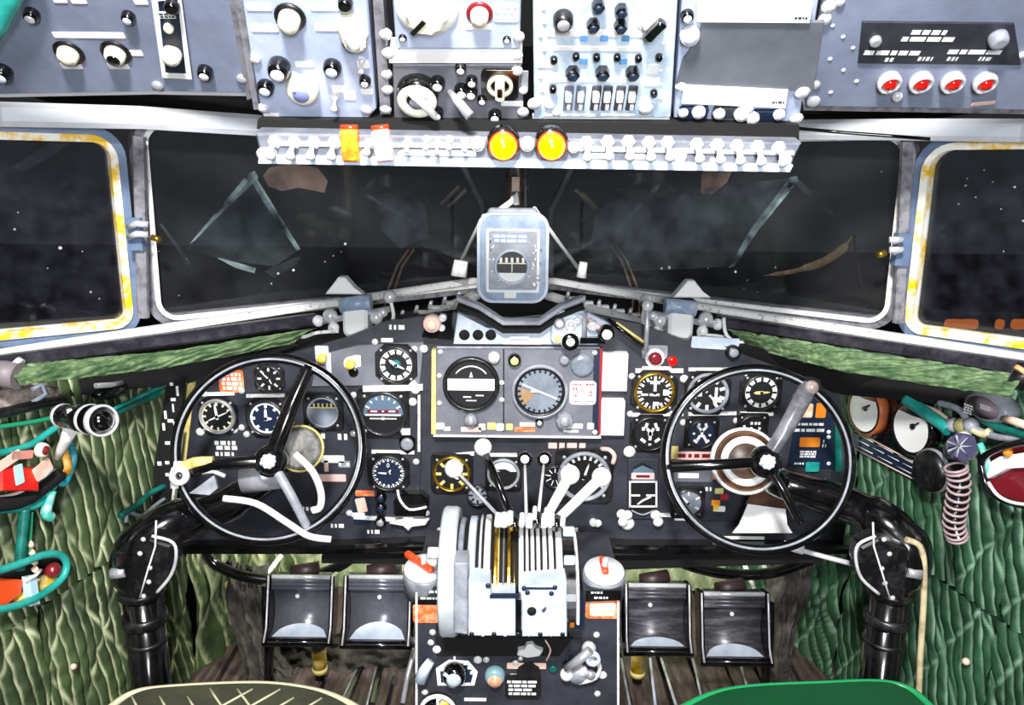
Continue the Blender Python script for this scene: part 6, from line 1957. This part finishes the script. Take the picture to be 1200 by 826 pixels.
for pts, r, m, lb in (([(-20, 534), (4, 530), (36, 521), (58, 506), (70, 498)], .006, TEAL, 'teal pipe curving up to the spotlight from the left edge'),
                      ([(-20, 503), (8, 499), (40, 494), (66, 488)], .004, mat('pipe_green', '#23966a', .4), 'thin green pipe above the curved teal pipe'),
                      ([(-20, 487), (12, 482), (44, 474), (70, 470)], .009, BLACK, 'black pipe running back from the spotlight'),
                      ([(-20, 598), (14, 597), (38, 594), (52, 584), (62, 572), (66, 560)], .006, TEAL, 'teal conduit bend below the red box'),
                      ([(29, 596), (27, 620), (25, 640), (23, 668)], .0085, TEALD, 'vertical teal pipe above the oval tray'),
                      ([(37, 600), (36, 618), (34, 650)], .003, mat('pipe_green', '#23966a'), 'thin green line beside the vertical teal pipe'),
                      ([(140, 605), (160, 592), (176, 578), (200, 566)], .006, TEALD, 'teal pipe emerging above the left column elbow'),
                      ([(66, 558), (74, 566), (82, 552), (86, 534), (80, 520)], .007, mat('cord_cyan', '#1d9fb2', .4, col2='#8fe0e8', scale=50, amount=.4), 'cyan cord hanging under the spotlight'),
                      ([(76, 556), (80, 548), (77, 534), (74, 524)], .007, mat('cord_amber', '#e8a02c', .45, col2='#fbe3a8', scale=50, amount=.4), 'amber cord hanging under the spotlight'),
                      ([(-10, 586), (20, 580), (46, 566), (66, 552)], .006, WHITE, 'white curved tube under the red box'),
                      ([(-10, 592), (20, 588), (46, 574), (70, 556)], .012, MATTE, 'thick black tube under the white curved tube'),
                      ([(60, 575), (54, 600), (60, 606)], .009, mat('wrap_teal', '#4fbfae', .45, col2='#e8f5f0', scale=60, amount=.4), 'pale teal wrapped cable end below the red box'),
                      ([(148, 612), (150, 600), (166, 604), (182, 592), (196, 582)], .004, SILVERD, 'pale cable looping above the left column elbow')):
    single('wall_pipe', MB().tube([LP.at(x, y, .014 + r) for x, y in pts], r, 10, smooth_n=5), m, lb, 'pipe')
t = thing('red_box', 'red box with pale blue label at the left edge under the spotlight', 'box', LP.M(8, 552))
sheet(t, 'body', LP, [(-30, 572), (18, 572), (18, 545), (-30, 545)], -.01, .05, mat('box_red', '#e0201c', .4, col2='#ff6a2a', scale=24, amount=.36), ch=.004)
LQ = Plane(LP.o + LP.z * .051, LP.x, LP.y)
plabel(t, LQ, 22, 556, 12, 24, mat('label_sky', '#bfe3ee', .5), .0, name='label')
plabel(t, LQ, 8, 541, 40, 12, PINKW, .0, name='label', rot=.2)
plabel(t, LQ, 50, 550, 26, 18, mat('paper_peach', '#e8b8a4', .6, col2='#f6e2d8', scale=30, amount=.45), .0, name='paper_tag', rot=.3)
plabel(t, LQ, 26, 533, 30, 10, mat('label_salmon', '#d98a80', .5), .0, name='paper_tag', rot=-.3)
knob(t, LQ, 47, 527, 9, 8, IVORY, DARKRED, dz=.0)
t = thing('oval_tray', 'teal rimmed oval tray holding orange and yellow pieces on the left wall', 'tray', LP.M(35, 684))
tp = [(-30, 676), (0, 668), (30, 658), (52, 650), (70, 650), (78, 660), (74, 676), (56, 692), (30, 706), (0, 714), (-30, 716)]
part('rim', MB().tube([LP.at(x, y, .03) for x, y in tp], .0065, 10, closed=True, smooth_n=4), TEAL, t)
sheet(t, 'back', LP, tp[::-1], -.01, .004, MATTE)
sheet(t, 'orange_piece', LP, [(-30, 712), (-5, 710), (16, 694), (18, 678), (-8, 676), (-30, 690)], .004, .018, mat('piece_orange', '#f2541e', .45), ch=.003)
sheet(t, 'yellow_piece', LP, [(6, 712), (36, 702), (62, 682), (58, 672), (44, 674), (28, 686)], .004, .016, YELLOW, ch=.003)
sheet(t, 'white_band', LP, [(20, 708), (31, 705), (27, 672), (16, 674)], .016, .03, mat('label_sky', '#bfe3ee'), ch=.002)
part('dark_ball', MB().ball(LP.at(62, 668, .018), .014, 14), DARKRED, t)
part('hook', MB().tube([LP.at(30, 680, .03), LP.at(42, 674, .034), LP.at(48, 668, .03)], .003, 8), WHITE, t)
for k in range(4):
    part('clip', MB().cyl(LP.at(34 + 2 * k, 636 + 10 * k, .02), LP.at(38 + 2 * k, 640 + 10 * k, .02), .005), PINKW, t)
t = thing('sill_grip', 'grey round grip at the left edge below the sill pad', 'handle', P(8, 440, 1.14))
part('grip', MB().tube([P(-12, 438, 1.14), P(4, 438, 1.14), P(22, 441, 1.14)], .021, 16), mat('grip_taupe', '#7b7174', .5), t)
part('bolt', MB().cyl(P(18, 424, 1.15), P(24, 428, 1.15), .01), CHROME, t)
t = thing('door_latch', 'black oval latch with silver tongue under the left sill pad', 'latch', LP.M(126, 454))
s_ = LP.s(126, 454)
part('cup', MB().lathe([(22 * s_, 0), (22 * s_, .016), (12 * s_, .024), (.0001, .025)], 24), GLOSSBLACK, t, LP.M(126, 456) @ Matrix.Diagonal((1.2, .45, 1, 1)))
part('tongue', MB().tube([LP.at(112, 452, .024), LP.at(130, 451, .028), LP.at(143, 448, .024)], .005, 8), CHROME, t)
t = thing('document_pouch', 'pale rumpled pouch at the left edge behind the spotlight', 'pouch', LP.M(30, 470))
mb = MB()
sheet(t, 'pouch', LP, [(-30, 484), (10, 482), (36, 472), (60, 472), (60, 452), (30, 450), (-30, 462)], .0, .02, mat('pouch_cloth', '#b9a9a0', .7, col2='#3a3238', scale=30, amount=.48, sharp=.5), ch=.006)
part('buckle', MB().tube([LP.at(38, 456, .024), LP.at(48, 450, .026), LP.at(54, 462, .024), LP.at(34, 474, .024)], .004, 8), SILVER, t)
for x, y in ((85, 780), (140, 672), (184, 626)):
    pass
single('wall_stud', MB().ball(LP.at(86, 781, .012), .006, 10), PINKW, 'small pink stud low on the left quilted wall', 'stud')
single('wall_stud', MB().ball(RP.at(1132, 775, .012), .007, 10), PINKW, 'small pink stud low on the right quilted wall', 'stud')

# ---------------------------------------------------------------- right wall gear
t = thing('wall_gauge_panel', 'black wall panel with two white faced gauges and a placard right of the panel', 'gauge panel', RP.M(1045, 500))
sheet(t, 'board', RP, [(1000, 522), (1074, 560), (1098, 540), (1098, 468), (1062, 458), (1004, 452)], -.008, .004, GLOSSBLACK, ch=.001)
for x, y, r, bz in ((1024, 480, 24, mat('bezel_tan', '#b8653a', .35)), (1080, 501, 27, GLOSSBLACK)):
    s_ = RP.s(x, y)
    M = RP.M(x, y, .004)
    R = r * s_ * 1.15
    o = part('gauge', MB().lathe([(R * 1.06, 0), (R * 1.06, .018), (R, .022), (R * .9, .02)], 36), bz, t, M, label='white faced wall gauge')
    part('rim', MB().lathe([(R * 1.0, .021), (R * .97, .024), (R * .9, .022)], 36, cap0=False, cap1=False), GLOSSBLACK, o, M)
    part('dial', MB().lathe([(R * .9, .0205), (.0001, .0205)], 36, smooth=False, cap0=False, cap1=False), PAPER, o, M)
    part('red_sector', MB().prism(half(R, PI * .22, PI * .8, 12, .88) + [(0, R * .5)], .0207, .0212), DARKRED if x < 1050 else GLOSSBLACK, o, M)
    part('hub', MB().lathe([(R * .12, .021), (R * .1, .025), (.0001, .025)], 12), GLOSSBLACK, o, M @ Matrix.Translation((R * .12, R * .12, 0)))
    part('needle', MB().tube([(R * .12, R * .12, .024), (R * .42, R * .36, .024)], .0016, 6), GLOSSBLACK, o, M)
o = sheet(t, 'placard', RP, [(1001, 524), (1074, 560), (1074, 545), (1002, 505)], .004, .007, DIALB)
RPo = Plane(RP.o + RP.z * .0072, RP.x, RP.y)
for a, b, n in (((1004, 508), (1074, 545), 3), ((1004, 515), (1074, 551), 4), ((1004, 522), (1072, 557), 3)):
    for k in range(n):
        f0, f1 = (k + .08) / n, (k + .82) / n
        p0 = RPo.at(a[0] + (b[0] - a[0]) * f0, a[1] + (b[1] - a[1]) * f0)
        p1 = RPo.at(a[0] + (b[0] - a[0]) * f1, a[1] + (b[1] - a[1]) * f1)
        part('lettering', MB().tube([p0, p1], .0020, 5, flat=.3), PRINT, o)
for a, b in (((1001, 504), (1074, 543)), ((1002, 526), (1072, 562))):
    part('border', MB().tube([RPo.at(*a), RPo.at(*b)], .0012, 5), PINKW, o)
screw(t, RP, 1022, 508, 4, SILVERD, .006)
t = thing('air_vent', 'black wall vent with a fluted violet knob and ribbed hose on the right wall', 'vent', RP.M(1115, 535))
s_ = RP.s(1110, 535)
part('drum', MB().lathe([(27 * s_, 0), (27 * s_, .02), (24 * s_, .04), (19 * s_, .046), (.0001, .046)], 28), BLACK, t, RP.M(1108, 550))
part('ring', MB().lathe([(25.5 * s_, .02), (26.5 * s_, .03), (24 * s_, .036)], 28, cap0=False, cap1=False), SILVERD, t, RP.M(1108, 550))
KQ = Plane(P(1124, 522, 1.13), (1, .25, 0), (0, .1, 1))
o = knob(t, KQ, 1124, 523, 18, 12, PURPLE, None, name='star_knob', flute=7)
for k in range(7):
    a = 2 * PI * k / 7
    part('rib', MB().tube([KQ.at(1124, 523, .017), KQ.at(1124 + 15 * math.cos(a), 523 + 13 * math.sin(a), .017)], .0016, 5), SILVERD, o)
part('shaft', MB().cyl(KQ.at(1124, 523, 0), RP.at(1118, 528, .02), .018), BLACK, t)
hose = [P(1120, 548, 1.13), P(1124, 565, 1.13), P(1121, 590, 1.14), P(1118, 612, 1.15), P(1121, 628, 1.16)]
hp = catmull(hose, 18)
rr = [.0135 + .003 * math.cos(2 * PI * k / 6.0) for k in range(len(hp))]
part('ribbed_hose', MB().tube(hp, rr, 16), GLOSSBLACK, t)
for k in range(0, len(hp), 6):
    p_ = hp[k]
    d = (hp[min(k + 1, len(hp) - 1)] - hp[max(k - 1, 0)]).normalized()
    u = d.orthogonal().normalized()
    w = d.cross(u)
    part('hose_ring', MB().tube([p_ + (u * math.cos(2 * PI * i / 18) + w * math.sin(2 * PI * i / 18)) * .0155 for i in range(18)], .0024, 6, closed=True), mat('hose_rib', '#a58e90', .45), t)
t = thing('oval_tray', 'black oval tray with white paper at the right edge', 'tray', RP.M(1182, 560))
tp = [(1150, 545), (1160, 530), (1190, 520), (1230, 518), (1260, 560), (1230, 592), (1190, 590), (1160, 575)]
part('rim', MB().tube([RP.at(x, y, .03) for x, y in tp], .006, 10, closed=True, smooth_n=4), GLOSSBLACK, t)
part('white_line', MB().tube([RP.at(x, y + 3, .034) for x, y in ((1158, 562), (1170, 578), (1192, 587), (1230, 589))], .003, 8, smooth_n=4), WHITE, t)
sheet(t, 'back', RP, tp, -.008, .004, DARKRED)
sheet(t, 'paper', RP, [(1156, 548), (1180, 534), (1230, 526), (1230, 546), (1190, 548), (1166, 560)], .004, .016, PAPER, ch=.002)
part('orange_tab', MB().ball(RP.at(1181, 530, .02), .008, 10), ORANGE2, t)
for pts, r, m, lb in (([(1062, 468), (1080, 480), (1100, 494), (1112, 504)], .012, TEAL, 'broad teal pipe right of the white faced gauges'),
                      ([(1078, 474), (1098, 482), (1116, 496)], .004, PINKW, 'thin pale line along the broad teal pipe'),
                      ([(1142, 474), (1150, 488), (1170, 500), (1210, 512)], .008, TEALD, 'teal pipe curving under the upper right instrument'),
                      ([(1100, 472), (1124, 480), (1140, 500), (1170, 512), (1210, 514)], .006, SILVERD, 'grey pipe crossing the upper right wall'),
                      ([(1132, 498), (1150, 508), (1160, 506)], .007, mat('cord_cream', '#e5d9b0', .5), 'cream elbow beside the violet knob'),
                      ([(1148, 520), (1156, 540), (1150, 560)], .006, mat('wrap_teal', '#4fbfae'), 'pale teal cord between the vent and the oval tray')):
    single('wall_pipe', MB().tube([RP.at(x, y, .014 + r) for x, y in pts], r, 10, smooth_n=5), m, lb, 'pipe')
t = thing('wall_bracket', 'cream valve bracket above the violet knob', 'bracket', RP.M(1126, 500))
s_ = RP.s(1126, 500)
for x, y, r, m in ((1118, 498, 9, SILVERD), (1128, 499, 10, mat('valve_olive', '#8f8a5a', .4)), (1138, 498, 9, SILVERD), (1130, 510, 8, WHITE)):
    part('fitting', MB().ball(RP.at(x, y, .02), r * s_, 12), m, t)
part('base', MB().box(RP.at(1128, 504, .006), (.03, .05, .02)), BLACK, t)
t = thing('wall_instrument', 'grey oval instrument under the right sill pad at the right edge', 'instrument', RP.M(1172, 476))
s_ = RP.s(1172, 476)
M = RP.M(1172, 476) @ Matrix.Diagonal((1.4, .75, 1, 1))
part('case', MB().lathe([(22 * s_, 0), (22 * s_, .03), (18 * s_, .036), (.0001, .036)], 28), SILVERD, t, M)
part('face', MB().lathe([(17 * s_, .0365), (.0001, .0375)], 24), mat('face_mauve', '#8e7f86', .4), t, M)
prints(t, RP, 1156, 478, 14, 12, 4, WHITE, .038, 3)
prints(t, RP, 1176, 476, 14, 6, 3, WHITE, .038, 4)
part('lower_strap', MB().tube([RP.at(1176, 490, .03), RP.at(1190, 494, .03), RP.at(1225, 506, .03)], .007, 8), PINKW, t)
t = thing('sill_grip', 'brown black grip at the right edge below the sill pad', 'handle', P(1197, 446, 1.14))
part('grip', MB().tube([P(1190, 455, 1.14), P(1197, 440, 1.14), P(1204, 428, 1.14)], .014, 14), BLACK, t)
part('bolt', MB().cyl(P(1194, 436, 1.13), P(1198, 432, 1.13), .01), mat('bolt_peach', '#e8a878', .4), t)
single('sill_hook', MB().tube([P(848, 372, 1.585), P(851, 392, 1.58), P(864, 401, 1.575), P(876, 398, 1.57), P(880, 390, 1.57)], .004, 8, smooth_n=4), WHITE, 'white wire hook hanging from the right sill by the wiper motor', 'hook')
